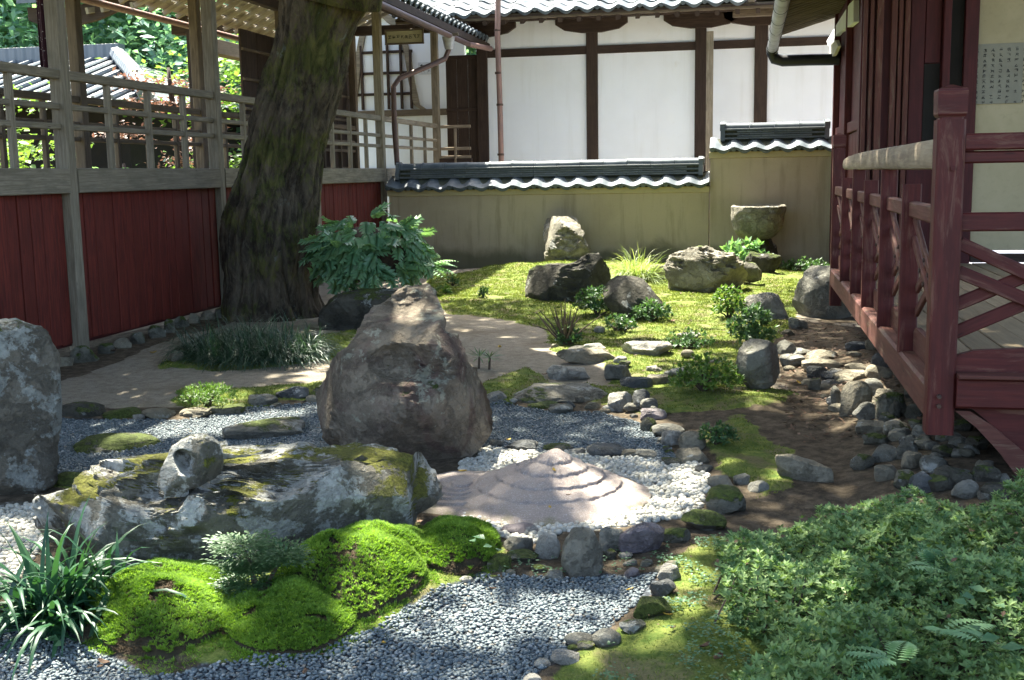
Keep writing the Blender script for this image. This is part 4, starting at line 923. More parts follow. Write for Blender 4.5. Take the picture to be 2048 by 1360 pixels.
def stone_np(seed, sub=3, facets=9, rough=.06, sharp=.85):
    """a stone filling the unit box: a blocky body chiselled by random planes; few facets give a water-worn cobble"""
    r = np.random.default_rng(seed); V, Fq = ico(sub); V = V.copy()
    worn = facets < 7; e = r.uniform(.8, 1.0) if worn else r.uniform(.55, .85); V = np.sign(V) * np.abs(V) ** e
    for _ in range(facets if worn else int(facets * 1.5)):
        n = r.normal(size=3); n[2] *= .9; n /= np.linalg.norm(n); c = (V @ n).max() * (r.uniform(.8, .95) if worn else r.uniform(.60, .90))
        d = V @ n - c; k = d > 0; V[k] -= np.outer(d[k] * (.8 if worn else .97), n)
    o = r.uniform(0, 99, 3); rg = rough * (.6 if worn else 1.1)
    for i, v in enumerate(V):
        q = Vector(v * 1.3 + o); s = rg * (mn.noise(q) * 1.5 + .7 * mn.noise(q * 2.6) + .5 * mn.noise(q * 6) + .35 * (abs(mn.noise(q * 11)) - .3))
        V[i] = v * (1 + s)
    lo, hi = V.min(0), V.max(0); return (V - (lo + hi) / 2) / (hi - lo), Fq
def smooth_mesh(name, V, Fq, mat, ang=27):
    me = mesh_np(name, V, Fq, mat, True); me.set_sharp_from_angle(angle=math.radians(ang)); return me
_sd = [100]
OCC = []                                            # footprints of placed stones, for keeping moss and gravel out
def box_stone(x0, y0, x1, y1, mat, label, group=None, z=None, name='stone', cat='stone', par=None, dr=None, facets=9, rough=.06, sink=.35, tall=None, sub=None, tilt=0):
    _sd[0] += 1; xm = (x0 + x1) / 2
    p = onz(xm, y1, 0)
    for _ in range(3):
        zz = gz(p.x, p.y) if z is None else z; p = onz(xm, y1, zz)
    k = depth(p); w = (x1 - x0) * k / F; Vv = (y1 - y0) * k / F; hd = Vector((p.x, p.y, 0)).normalized()
    a = math.atan2(CZ - zz, math.hypot(p.x, p.y))
    d = (dr * w) if dr else min(.85 * w, .62 * Vv / math.sin(a)); d = max(d, .25 * w)
    h = max((Vv - d * math.sin(a) * .8) / math.cos(a), .25 * min(w, Vv), .02)
    c = p + hd * d * .45; hs = h * (1 + sink)
    if sub is None: sub = 5 if (x1 - x0) > 130 else 4 if (x1 - x0) > 48 else 3
    V, Fq = stone_np(_sd[0], sub, facets, rough)
    V = V * np.array([w, d, hs]); V[:, 2] += hs / 2 - h * sink
    if tilt: V[:, 2] += V[:, 0] * tilt
    o = put(name, smooth_mesh(name, V, Fq, RM[mat]), par, (c.x, c.y, zz), (0, 0, math.atan2(hd.y, hd.x) - math.pi / 2))
    if par is None: tag(o, label, cat, group)
    OCC.append((c.x, c.y, w / 2, d / 2, math.atan2(hd.y, hd.x) - math.pi / 2)); return o
def outline_rock(name, label, rows, base, mat, dratio=.6, lean=0.0, slope=None, bumps=(), rough=.05, nexp=2.6, facets=10, group=None, cat='rock', zb=None, seed=1, nt=84, nr=84, deepen=1.0, back=.4, cuts=()):
    """rows (y, left, right) in the photograph, turned into a solid rock of real depth standing at the base point"""
    bxp, byp = base; p = onz(bxp, byp, 0)
    for _ in range(3): zz = gz(p.x, p.y) if zb is None else zb; p = onz(bxp, byp, zz)
    ra = np.array(rows, float); k = depth(p); wmax = (ra[:, 2] - ra[:, 1]).max() * k / F; D = wmax * dratio
    hd = Vector((p.x, p.y, 0)).normalized(); rd_ = Vector((hd.y, -hd.x, 0)); Yc = math.hypot(p.x, p.y) + D * back
    def hit(u, v, dist):
        d_ = ray(u, v); return EYE + d_ * (dist / d_.dot(hd))
    r = random.Random(seed); rs = np.random.default_rng(seed); V = []; y0, y1 = ra[0, 0], ra[-1, 0] + 14
    for i in range(nr + 1):
        py = y0 + (y1 - y0) * i / nr
        l, q = np.interp(py, ra[:, 0], ra[:, 1]), np.interp(py, ra[:, 0], ra[:, 2])
        Yr = Yc + lean * max(0, byp - py) * k / F + (slope[1] * max(0, slope[0] - py) if slope else 0)
        pl_, pr_ = hit(l, py, Yr), hit(q, py, Yr); xl, xr = pl_.dot(rd_), pr_.dot(rd_); w = (xr - xl) / 2; cx = (xl + xr) / 2; z = (pl_.z + pr_.z) / 2
        dd = D / 2 * (min(1, (w / (wmax / 2))) ** .6) * deepen
        for j in range(nt):
            a = 2 * math.pi * j / nt; ca, sa = math.cos(a), math.sin(a); e = 2 / nexp
            X = abs(ca) ** e * (1 if ca > 0 else -1); Y = abs(sa) ** e * (1 if sa > 0 else -1)
            if i == 0: X *= .7; Y *= .6
            lx, ly = cx + w * X, Yr + dd * Y * (.5 if Y > 0 else 1); dist = 0
            if bumps:
                u, v = proj(rd_ * lx + hd * ly + Vector((0, 0, z))); fwt = max(0, -sa) ** .5
                for bu, bv, am, br in bumps: dist += am * math.exp(-((u - bu) ** 2 + (v - bv) ** 2) / (br * br)) * fwt
            q_ = Vector((lx, ly, z)) / wmax; o = Vector((seed * 3.1, seed, 0))
            ww_ = Vector((mn.noise(q_ * 4 + o), mn.noise(q_ * 4 - o), mn.noise(q_ * 5 + o))) * .25; rg = 1 - abs(mn.noise(q_ * 4.5 + o + ww_)) * 2.2
            nz = rough * wmax * (mn.noise(q_ * 3 + o) * .9 + .7 * rg * abs(rg) + .5 * mn.noise(q_ * 8 + o + ww_) + .5 * (.5 - abs(mn.noise(q_ * 15 + o))) + .28 * mn.noise(q_ * 34 + o) + .14 * mn.noise(q_ * 70 + o))
            side = abs(ca) ** 3; V.append((lx + nz * X * (1 - .6 * side), ly + nz * Y - dist, z + (nz * .4 if i > 0 else 0)))
    V = np.array(V); cen = np.array([V[:, 0].mean(), Yc, zz + (V[:, 2].max() - zz) * .4])
    for _ in range(facets + 4):
        n = rs.normal(size=3); n[1] = -abs(n[1]) - .35; n[2] = n[2] * .8 + .2; n /= np.linalg.norm(n); pr_ = (V - cen) @ n; c = pr_.max() * rs.uniform(.70, .92); d = pr_ - c; kk = d > 0
        V[kk, 1] += np.minimum(d[kk] / -n[1], D * .45) * .9
    for tri in cuts:
        A, B_, C_ = (np.array([(h_ := hit(u, v, Yc - D / 2 + f_ * D)).dot(rd_), h_.dot(hd), h_.z]) for u, v, f_ in tri)
        n = np.cross(B_ - A, C_ - A); n = n / np.linalg.norm(n); n = -n if n[1] > 0 else n
        d = (V - A) @ n; kk = d > 0; V[kk, 1] += np.minimum(d[kk] / max(-n[1], .05), D * .8)
    V = V[:, :1] * np.array(rd_) + V[:, 1:2] * np.array(hd) + V[:, 2:] * np.array([0, 0, 1.0]); wc = rd_ * cen[0] + hd * Yc
    ii = np.arange((nr + 1) * nt).reshape(nr + 1, nt)
    Fq = np.stack([ii[:-1], ii[1:], np.roll(ii[1:], -1, 1), np.roll(ii[:-1], -1, 1)], -1).reshape(-1, 4)
    Fq = np.concatenate([Fq[:, [0, 1, 2]], Fq[:, [0, 2, 3]]]); tc = len(V); V = np.vstack([V, V[:nt].mean(0) + np.array([0, 0, .004])]); jj = np.arange(nt)
    Fq = np.concatenate([Fq, np.stack([np.full(nt, tc), jj, (jj + 1) % nt], -1)])
    org = np.array([wc.x, wc.y, zz]); o = put(name, smooth_mesh(name, V - org, Fq, RM[mat], 32), None, org)
    OCC.append((org[0], org[1], wmax / 2 * .95, D / 2 * deepen * .95, math.atan2(rd_.y, rd_.x))); return tag(o, label, cat, group)

big = [(590, 812, 858), (596, 798, 866), (604, 784, 872), (616, 762, 878), (630, 746, 884), (652, 730, 889), (665, 720, 888), (683, 711, 912), (710, 678, 925), (743, 660, 943), (773, 648, 962), (800, 641, 972), (808, 630, 973), (835, 631, 977), (860, 637, 981), (885, 642, 976), (905, 662, 958), (928, 700, 925)]
outline_rock('standing_rock', 'big upright purple brown rock with a leaning pointed top in the middle of the garden', big, (830, 932), 'brown', .60, .0, None,
             [(775, 730, -.20, 58), (735, 700, .05, 30), (850, 660, .10, 42), (800, 655, .05, 40), (900, 840, .09, 60), (700, 860, .05, 60), (855, 770, -.07, 34), (880, 720, .05, 26), (770, 860, .03, 40), (960, 830, -.06, 40), (700, 790, -.04, 26), (820, 800, .04, 26), (800, 880, -.04, 30), (930, 780, .05, 24), (760, 800, .03, 20)], .062, 2.3, 14, seed=4, nt=130, nr=140, cuts=[((690, 735, .02), (800, 658, .02), (800, 588, .30)), ((885, 650, .05), (905, 740, .05), (960, 760, .6)), ((905, 760, .06), (868, 905, .0), (975, 850, .5)), ((705, 820, .06), (740, 930, .0), (640, 840, .5))])
outline_rock('boulder', 'tall lichen spotted boulder cut off by the left edge of the picture', [(644, -90, 14), (649, -100, 30), (656, -110, 70), (670, -115, 96), (694, -118, 107), (721, -120, 118), (776, -122, 119), (860, -122, 120), (930, -120, 116), (975, -115, 112), (1003, -95, 60)], (-10, 1004), 'boulder', .7, .05, None, [(60, 900, -.05, 40), (20, 760, .03, 40)], .05, 3.0, 9, seed=9)
lng = [(903, 246, 498), (910, 226, 556), (918, 216, 590), (932, 204, 645), (945, 190, 790), (962, 165, 846), (985, 70, 868), (1003, 64, 888), (1025, 76, 903), (1050, 84, 902), (1080, 98, 866), (1110, 128, 800), (1140, 170, 640)]
outline_rock('low_boulder', 'long low boulder patched with white lichen and moss lying across the foreground', lng, (420, 1140), 'long', .30, .0, (975, .0045), [(470, 1000, -.06, 26), (640, 990, .05, 70), (800, 1000, .05, 50), (560, 1050, .04, 60), (300, 1080, .05, 70), (730, 1010, -.04, 26)], .075, 2.3, 12, seed=14, nt=170, nr=110, back=.42)
o = outline_rock('holed_rock', 'small grey rock with a dark wedge shaped hole resting on the long boulder', [(868, 382, 412), (878, 360, 426), (892, 345, 438), (910, 335, 444), (930, 325, 447), (950, 317, 446), (966, 313, 432), (980, 328, 376)], (375, 982), 'long', .5, .25, None, [(369, 926, -.16, 13), (362, 916, -.10, 12), (372, 940, -.10, 8)], .035, 3.0, 7, zb=.36, seed=21, nt=110, nr=100)
outline_rock('garden_rock', 'upright cracked grey rock standing close to the back wall', [(433, 1118, 1150), (441, 1098, 1154), (455, 1092, 1161), (470, 1088, 1167), (480, 1086, 1166), (490, 1090, 1177), (500, 1092, 1181), (515, 1090, 1176), (528, 1093, 1150)], (1125, 530), 'rough', .6, 0, None, [(1130, 470, -.06, 18), (1110, 500, .05, 18), (1165, 500, .05, 14)], .09, 2.5, 8, seed=31, nt=70, nr=60)
outline_rock('garden_rock', 'dark long rock with a white tipped point beside the back lawn', [(507, 1178, 1196), (515, 1163, 1203), (525, 1148, 1208), (533, 1078, 1213), (545, 1060, 1218), (560, 1055, 1223), (580, 1052, 1225), (601, 1054, 1190)], (1125, 603), 'dark', .42, .1, None, [(1150, 560, -.04, 26)], .06, 2.6, 9, seed=33, nt=90, nr=60)
outline_rock('garden_rock', 'rounded dark moss topped rock in front of the white tipped rock', [(553, 1238, 1264), (562, 1224, 1286), (575, 1211, 1299), (590, 1206, 1310), (605, 1208, 1322), (622, 1222, 1326), (638, 1232, 1306)], (1268, 640), 'dark', .6, .1, None, [], .05, 2.3, 8, seed=35, nt=80, nr=50)
outline_rock('garden_rock', 'rough sunlit tan rock with ragged top right of the sedge', [(494, 1384, 1402), (502, 1352, 1440), (512, 1340, 1464), (525, 1335, 1476), (540, 1331, 1484), (560, 1336, 1491), (572, 1345, 1489), (582, 1352, 1478)], (1415, 584), 'rough', .5, .12, None, [(1400, 560, .07, 26), (1440, 550, -.05, 20), (1360, 550, .05, 20)], .11, 2.4, 8, seed=37, nt=90, nr=60)
outline_rock('garden_rock', 'big plain grey rock under the far end of the veranda', [(533, 1624, 1690), (545, 1612, 1698), (565, 1600, 1704), (590, 1591, 1708), (615, 1584, 1708), (634, 1600, 1700)], (1645, 637), 'grey', .62, .15, None, [], .05, 2.8, 10, seed=39, nt=70, nr=50)
outline_rock('garden_rock', 'round ball shaped grey rock on the moss near the veranda', [(680, 1505, 1535), (687, 1488, 1545), (700, 1478, 1553), (725, 1472, 1559), (750, 1474, 1560), (765, 1482, 1552), (778, 1496, 1535)], (1515, 780), 'grey', .8, 0, None, [], .03, 2.1, 7, seed=41, nt=80, nr=60)
S = [  # other rocks and stones: box in the photograph, material, label
 (1332, 479, 1428, 510, 'grey', 'flat grey rock half hidden behind the rough sunlit rock', dict(name='garden_rock', cat='rock')),
 (1290, 528, 1335, 560, 'rough', 'small pale rock between the sedge and the rough sunlit rock', {}),
 (1336, 545, 1384, 582, 'rough', 'small tan rock leaning on the front of the rough sunlit rock', {}),
 (1480, 580, 1577, 640, 'pale', 'flat topped pale grey block rock with one sunlit end', dict(name='garden_rock', cat='rock', facets=14)),
 (1480, 522, 1524, 556, 'greym', 'small rugged stone at the foot of the basin pedestal', {}),
 (636, 570, 835, 664, 'dark', 'brown boulder covered by the fern bush', dict(name='boulder', cat='rock', dr=.6)),  # dark material puts the shade under the leaves into its colour
 (1110, 692, 1246, 729, 'cream', 'low slab with a dark brown front face', dict(dr=.35, facets=14)),
 (1092, 724, 1181, 762, 'pale', 'bright white sunlit stone behind the stepping slab', dict(facets=14)),
 (1208, 724, 1263, 761, 'grey', 'grey stone with a dark notch right of the white stone', {}),
 (1240, 674, 1346, 712, 'pale', 'broad flat grey stone in the moss with a dark underside', {}),
 (1167, 683, 1212, 700, 'pale', 'small pale flat stone just behind the brown faced slab', {}),
 (1239, 750, 1307, 777, 'slate', 'long dark low stone on the moss', {}),
 (1293, 745, 1345, 769, 'cream', 'loaf shaped stone with bright top beside the dark low stone', {}),
 (1015, 762, 1222, 806, 'flat', 'long flat stepping slab at the back edge of the gravel', dict(name='stepping_stone', facets=12)),
 (966, 780, 1014, 804, 'pale', 'pale edging stone just right of the big upright rock', {}),
 (1096, 806, 1147, 829, 'grey', 'flat grey stone lying on the gravel below the stepping slab', {}),
 (1060, 800, 1120, 818, 'mossy', 'mossy stone tucked under the stepping slab', {}),
 (1132, 800, 1151, 816, 'slate', 'tiny dark stone by the stepping slab', {}),
 (1150, 790, 1169, 806, 'cream', 'tiny brown stone on top of the moss by the stepping slab', {}),
 (1215, 780, 1266, 823, 'pale', 'white grained stone at the corner of the gravel', {}),
 (1264, 776, 1300, 821, 'slate', 'tilted stone with light left and dark right side', {}),
 (1280, 793, 1316, 825, 'grey', 'angular grey stone leaning on the two toned stone', {}),
 (1280, 812, 1334, 840, 'purple', 'flat purple streaked stone at the gravel edge', {}),
 (1280, 832, 1314, 864, 'greym', 'olive grey egg shaped stone at the gravel edge', dict(facets=5)),
 (1303, 843, 1370, 873, 'grey', 'smooth grey whale backed stone at the gravel edge', dict(facets=5)),
 (1322, 857, 1367, 891, 'pale', 'broken stone with a sunlit white edge at the gravel edge', {}),
 (1357, 858, 1412, 902, 'cream', 'tall yellowish stone at the right bank', dict(facets=6)),
 (1350, 890, 1419, 929, 'cream', 'flat olive stone lying in front of the tall yellowish stone', {}),
 (1322, 912, 1376, 933, 'greym', 'low mossy stone at the back of the white pebbles', {}),
 (1008, 877, 1076, 904, 'slate', 'dark stone with a yellow leaf behind the sand cone', {}),
 (1084, 884, 1148, 903, 'greym', 'flat moss streaked stone behind the sand cone', {}),
 (1172, 883, 1257, 917, 'slate', 'dark pointed stone right behind the sand cone', {}),
 (1258, 896, 1314, 917, 'grey', 'low flat stone between blue gravel and white pebbles', {}),
 (979, 876, 1009, 894, 'grey', 'small stone at the right foot of the big upright rock', {}),
 (1414, 945, 1468, 979, 'grey', 'grey stone on the right rim of the white pebbles', {}),
 (1466, 944, 1500, 970, 'grey', 'small square stone beside the dirt bank', {}),
 (1388, 927, 1427, 948, 'grey', 'half buried stone at the top right of the white pebbles', {}),
 (1495, 958, 1538, 985, 'grey', 'small grey stone next to the azalea tip', {}),
 (1410, 968, 1492, 1029, 'greym', 'large yellow grey stone with moss patches on the right rim', dict(facets=7)),
 (1360, 1015, 1454, 1065, 'mossy', 'dark stone with a thick moss cap beside the azalea', {}),
 (1237, 1038, 1330, 1110, 'purple', 'large angular dark brown stone in the front rim', dict(facets=13)),
 (1310, 1048, 1382, 1086, 'greym', 'dark stone right of the angular brown stone', {}),
 (1197, 1050, 1260, 1103, 'grey', 'angular grey stone left of the angular brown stone', dict(facets=13)),
 (1122, 1048, 1207, 1155, 'flat', 'biggest stone of the front rim, pale with moss flecks and standing tall', dict(facets=7, dr=.75)),
 (1069, 1063, 1122, 1119, 'pale', 'smooth round light grey stone in the front rim', dict(facets=4)),
 (1007, 1068, 1067, 1108, 'grey', 'layered flat topped stone at the left of the front rim', dict(facets=13)),
 (994, 1044, 1077, 1072, 'purple', 'flat pinkish stone lying on the white pebbles', {}),
 (1012, 1097, 1080, 1127, 'greym', 'low mossy stone under the layered stone', {}),
 (974, 1104, 1024, 1142, 'mossy', 'rounded moss covered stone next to the moss cushion', {}),
 (1088, 1135, 1130, 1163, 'grey', 'small rough stone on the gravel below the front rim', {}),
 (1248, 1130, 1278, 1159, 'purple', 'small pinkish stone half sunk in the front gravel', {}),
 (1236, 1103, 1266, 1118, 'pale', 'thin pale chip under the brown stone', {}),
 (1203, 1094, 1234, 1119, 'greym', 'small mossy stone below the front rim', {}),
 (1314, 1123, 1362, 1162, 'pale', 'pale wedge shaped stone catching the sun at the front gravel edge', {}),
 (1298, 1153, 1352, 1193, 'slate', 'blue grey faceted stone in the front gravel border', dict(facets=13)),
 (1266, 1183, 1344, 1238, 'mossy', 'moss covered lump of stone in the front gravel border', {}),
 (1238, 1235, 1292, 1268, 'greym', 'brown stone with moss on its left in the front border', {}),
 (1184, 1253, 1243, 1296, 'grey', 'smooth rounded grey stone in the front border', dict(facets=4)),
 (1128, 1262, 1190, 1290, 'grey', 'low pale grey stone left of the smooth rounded stone', dict(facets=4)),
 (1102, 1297, 1160, 1331, 'pale', 'pale whitish stone at the lower end of the front border', {}),
 (1046, 1347, 1088, 1380, 'pale', 'pale stone cut by the bottom edge of the picture', {}),
 (123, 800, 212, 837, 'dark', 'dark smooth edging stone next to the left boulder', {}),
 (206, 811, 285, 838, 'mossy', 'moss edged dark stone second from the left boulder', {}),
 (285, 814, 352, 839, 'cream', 'tan edging stone in front of the dirt path', {}),
 (266, 826, 290, 841, 'pale', 'tiny white round stone before the tan edging stone', {}),
 (360, 812, 428, 838, 'cream', 'cream edging stone below the small juniper', {}),
 (422, 801, 492, 832, 'greym', 'edging stone half moss half pale', {}),
 (496, 785, 557, 818, 'grey', 'blocky grey edging stone behind the flat slab', {}),
 (552, 768, 622, 806, 'slate', 'dark grey edging stone nearest the big upright rock', {}),
 (618, 772, 658, 802, 'greym', 'mossy stone behind the left foot of the big upright rock', {}),
 (150, 863, 326, 904, 'mossy', 'flat mossy slab sunk in the left gravel', dict(name='stepping_stone', facets=12)),
 (446, 831, 614, 878, 'flat', 'flat sunlit slab in the middle of the left gravel', dict(name='stepping_stone', facets=12)),
 (572, 880, 640, 919, 'grey', 'round grey stone at the left foot of the big upright rock', dict(facets=4)),
 (518, 892, 578, 913, 'greym', 'flat moss edged stone behind the long boulder', {}),
 (112, 938, 192, 970, 'mossy', 'moss hump beside the left boulder', {}),
 (1340, 733, 1385, 749, 'pale', 'flat pale stone in the moss beside the low green shrub', {}),
 (1354, 662, 1402, 676, 'pale', 'thin pale stepping stone in the brightest moss', {}),
 (1576, 632, 1616, 659, 'grey', 'small grey cube like stone below the big plain rock', {}),
 (1564, 657, 1590, 671, 'cream', 'tiny brown stone on the soil', {}),
 (1547, 677, 1594, 709, 'grey', 'grey stone directly right of the ball shaped rock', {}),
 (1578, 693, 1622, 711, 'grey', 'flat stone above the thick slab near the ball shaped rock', {}),
 (1558, 706, 1610, 735, 'grey', 'thick slab stone right of the ball shaped rock', {}),
 (1612, 696, 1674, 721, 'cream', 'layered stone on the bare soil', {}),
 (1603, 711, 1686, 740, 'cream', 'large flat layered stone on the bare soil', {}),
 (1613, 729, 1657, 757, 'slate', 'blue grey stone in front of the layered stones', {}),
 (1641, 737, 1682, 762, 'slate', 'second blue grey stone touching the cream stone', {}),
 (1616, 755, 1642, 781, 'greym', 'small green grey stone on the soil', {}),
 (1550, 914, 1668, 962, 'cream', 'long log like stone half buried in the dirt bank', dict(dr=.3, tilt=-.25)),
 (1690, 681, 1733, 701, 'slate', 'grey oval stone near the beam end', {}),
 (336, 700, 369, 723, 'cream', 'tan stone at the left edge of the grass clump', {}),
]
for x0_, y0_, x1_, y1_, mt_, lb_, op_ in S: box_stone(x0_, y0_, x1_, y1_, mt_, lb_, **op_)
RIP = [(1730, 676, 1757, 701, 'cream'), (1756, 678, 1788, 708, 'greym'), (1730, 726, 1789, 759, 'cream'), (1743, 703, 1794, 737, 'slate'), (1786, 709, 1818, 757, 'greym'), (1679, 755, 1743, 834, 'cream'), (1660, 770, 1688, 817, 'grey'), (1719, 753, 1766, 797, 'grey'), (1749, 777, 1812, 837, 'greym'), (1809, 804, 1848, 837, 'dark'), (1808, 748, 1850, 797, 'greym'), (1711, 836, 1770, 870, 'cream'), (1766, 837, 1818, 870, 'cream'), (1786, 853, 1824, 879, 'grey'), (1823, 846, 1856, 878, 'grey'), (1723, 860, 1778, 892, 'greym'), (1744, 886, 1797, 924, 'grey'), (1793, 874, 1836, 917, 'grey'), (1802, 901, 1845, 940, 'cream'), (1839, 907, 1894, 946, 'grey'), (1845, 879, 1878, 898, 'grey'), (1864, 886, 1930, 914, 'dark'), (1818, 938, 1874, 987, 'slate'), (1787, 936, 1842, 977, 'greym'), (1748, 925, 1792, 962, 'cream'), (1869, 929, 1947, 972, 'dark'), (1944, 927, 2000, 964, 'dark'), (1903, 956, 1956, 998, 'grey'), (1962, 963, 2022, 998, 'dark'), (1803, 975, 1837, 994, 'grey'), (1666, 737, 1732, 763, 'cream'), (1900, 835, 1945, 862, 'dark'), (1930, 868, 1975, 900, 'dark'), (1890, 860, 1925, 884, 'grey'), (1700, 905, 1748, 940, 'greym'), (1776, 800, 1800, 842, 'dark'), (1705, 800, 1752, 842, 'grey'), (1845, 945, 1905, 985, 'dark')]
PHRASE = {'cream': 'cream coloured', 'slate': 'blue grey', 'greym': 'moss tinged', 'grey': 'plain grey', 'dark': 'shade darkened'}  # dark rubble carries the shade under the veranda in its colour
ORD = ['leftmost', 'second from left', 'third from left', 'fourth from left', 'fifth from left', 'sixth from left', 'seventh from left', 'eighth from left', 'ninth from left', 'tenth from left', 'eleventh from left', 'twelfth from left', 'thirteenth from left', 'fourteenth from left', 'fifteenth from left', 'sixteenth from left', 'seventeenth from left', 'eighteenth from left', 'nineteenth from left', 'twentieth from left']
rr_ = random.Random(3); SMALL = []
for _ in range(46):
    t = rr_.random(); px = 1672 + 330 * t; py = 745 + 225 * t ** .9 + rr_.uniform(-18, 60); w_ = rr_.uniform(22, 40)
    SMALL.append((px, py - w_ * .62, px + w_, py, rr_.choice(['cream', 'grey', 'greym', 'cream', 'grey'])))
MIDS = []
for _ in range(26):
    px = rr_.uniform(1560, 1730); py = rr_.uniform(690, 815) + (px - 1560) * .12; w_ = rr_.uniform(20, 46); MIDS.append((px, py - w_ * .5, px + w_, py, rr_.choice(['cream', 'grey', 'pale', 'cream'])))
PHRASE['pale'] = 'pale'
BORD = []
for pa_, pb_, n__ in (((966, 800), (1100, 822), 4), ((1150, 815), (1290, 835), 7), ((1290, 850), (1340, 915), 4), ((1000, 896), (1260, 915), 7), ((1330, 1120), (1280, 1225), 5), ((1230, 1270), (1060, 1340), 6), ((350, 838), (640, 805), 7), ((900, 1165), (1330, 1125), 10), ((1430, 960), (1400, 1060), 5), ((1090, 690), (1380, 770), 10), ((1180, 655), (1420, 735), 8)):
    for q in range(n__):
        t = (q + rr_.uniform(.1, .9)) / n__; px = pa_[0] + (pb_[0] - pa_[0]) * t + rr_.uniform(-10, 10); py = pa_[1] + (pb_[1] - pa_[1]) * t + rr_.uniform(-7, 7); w_ = rr_.uniform(15, 34) * (.8 + py / 3000); BORD.append((px, py - w_ * .55, px + w_, py, rr_.choice(['cream', 'grey', 'pale', 'greym'])))
cnt = {}
for lst, nm_, tail, grp in ((MIDS, 'rubble_stone', 'stones strewn on soil beside the ball shaped rock', 'rubble stones beside the ball shaped rock'), (BORD, 'stone', 'little loose stones along the gravel edges', 'little loose stones along the gravel')):
    cnt = {}; rows_ = {}
    for e in lst: rows_.setdefault(e[4], []).append(e)
    for mt_, es in rows_.items():
        es.sort(key=lambda e: e[0] + e[2])
        for i_, (x0_, y0_, x1_, y1_, _m) in enumerate(es):
            o_ = ORD[i_] if i_ < len(ORD) else ORD[len(es) - 1 - i_].replace('left', 'right').replace('rightmost', 'rightmost')
            box_stone(x0_, y0_, x1_, y1_, mt_, o_ + ' of the ' + PHRASE[mt_] + ' ' + tail, grp, name=nm_, facets=rr_.choice([5, 8, 9]), dr=.8)
for lst, sz in ((RIP, ''), (SMALL, 'small ')):
    cnt = {}
    for x0_, y0_, x1_, y1_, mt_ in sorted(lst, key=lambda e: e[0] + e[2]):
        i_ = cnt.get(mt_, 0); cnt[mt_] = i_ + 1
        box_stone(x0_, y0_, x1_, y1_, mt_, ORD[i_] + ' of the ' + sz + PHRASE[mt_] + ' rubble stones in the veranda bank', 'rubble stones under the veranda', name='rubble_stone', facets=8, rough=.05, dr=.85)
for i_, (x0_, y0_, x1_, y1_) in enumerate([(104, 712, 148, 733), (140, 687, 198, 725), (196, 684, 230, 708), (228, 674, 264, 697), (261, 663, 290, 688), (297, 648, 333, 676), (329, 637, 350, 666), (349, 631, 379, 655), (378, 625, 401, 647), (400, 620, 430, 640), (429, 614, 452, 636)]):
    box_stone(x0_, y0_, x1_, y1_, 'cream' if rng.random() < .5 else 'greym', ORD[i_] + ' of the foundation stones in the row along the red boards', 'foundation stones along the red boards', name='foundation_stone', facets=13, dr=.7, sink=.6)
# ---- stone basin on its pedestal
p = onz(1514, 545, .06); bz = Vector((ony(1515, 440, 17.95).x, 17.95, 0))
bs = thing('stone_basin', 'bowl shaped rough stone water basin raised on a dark rock pedestal by the back wall', 'water basin', bz)
prof = [(.02, .50), (.16, .51), (.28, .56), (.36, .66), (.405, .80), (.415, .93), (.41, 1.015), (.385, 1.03), (.34, 1.01), (.30, .93), (.2, .88), (.0, .87)]
def lathe_np(prof, n, nf=None):
    V = []; m_ = len(prof)
    for r_, z in prof:
        for k in range(n): a = 2 * math.pi * k / n; q = (r_ * math.cos(a), r_ * math.sin(a), z); V.append(nf(q, a) if nf else q)
    ii = np.arange(m_ * n).reshape(m_, n); Fq = np.stack([ii[:-1], np.roll(ii[:-1], -1, 1), np.roll(ii[1:], -1, 1), ii[1:]], -1).reshape(-1, 4); return np.array(V), Fq
def fine(prof, k):
    o = []
    for (a, b_), (c, d) in zip(prof[:-1], prof[1:]):
        for i in range(k): o.append((a + (c - a) * i / k, b_ + (d - b_) * i / k))
    return o + [prof[-1]]
V, Fq = lathe_np(fine(prof, 4), 56, lambda q, a: tuple(Vector(q) * 1.0 + Vector((q[0], q[1], 0)) * (.07 * mn.noise(Vector(q) * 4) + .05 * mn.noise(Vector(q) * 12)) + Vector((0, 0, .012 * mn.noise(Vector(q) * 6)))))
put('bowl', smooth_mesh('bowl', V, Fq, RM['rough']), bs, bz)
V, Fq = stone_np(900, 4, 9, .08); V = V * np.array([.62, .55, .85]); V[:, 2] += .14; put('pedestal', smooth_mesh('pedestal', V, Fq, RM['dark']), bs, bz + Vector((.02, .05, 0)))
box_stone(1488, 500, 1562, 545, 'dark', 'dark rugged rock in front of the basin pedestal', name='garden_rock', cat='rock', facets=10, rough=.1)

# ================================================================ SAND CONE
sandm = plain_mat('packed_pale_sand', (.35, .285, .245), (.285, .23, .20), .95, 6, .35)
m = sandm; n_ = m.node_tree; g = G(n_); b_ = [x for x in n_.nodes if x.type == 'BSDF_PRINCIPLED'][0]
cc = g.coord('Object', rnd=False); f = g.noise(cc, 160, 3, .7); old = b_.inputs['Base Color'].links[0].from_socket
c = g.mix(g.ramp(f, .52, .68, 0, .6), old, (.20, .17, .16)); c = g.mix(g.ramp(f, .46, .34, 0, .5), c, (.60, .56, .53))
zz_ = g.node('ShaderNodeSeparateXYZ'); g.L(cc, zz_.inputs[0]); k = g.ramp(g.math('ADD', zz_.outputs['Z'], g.math('MULTIPLY', g.math('SUBTRACT', g.noise(cc, 7, 6, .65), .5), .22)), .03, -.03, 0, .7)
c = g.mix(k, c, (.16, .155, .06)); n_.links.new(c, b_.inputs['Base Color']); n_.links.new(g.bump(f, .5, .006), b_.inputs['Normal'])
cc_ = onz(1090, 990, 0)
cone = thing('sand_cone', 'terraced cone of pale packed sand with rough stepped rings on the white pebbles', 'sand cone', (cc_.x, cc_.y, -.01))
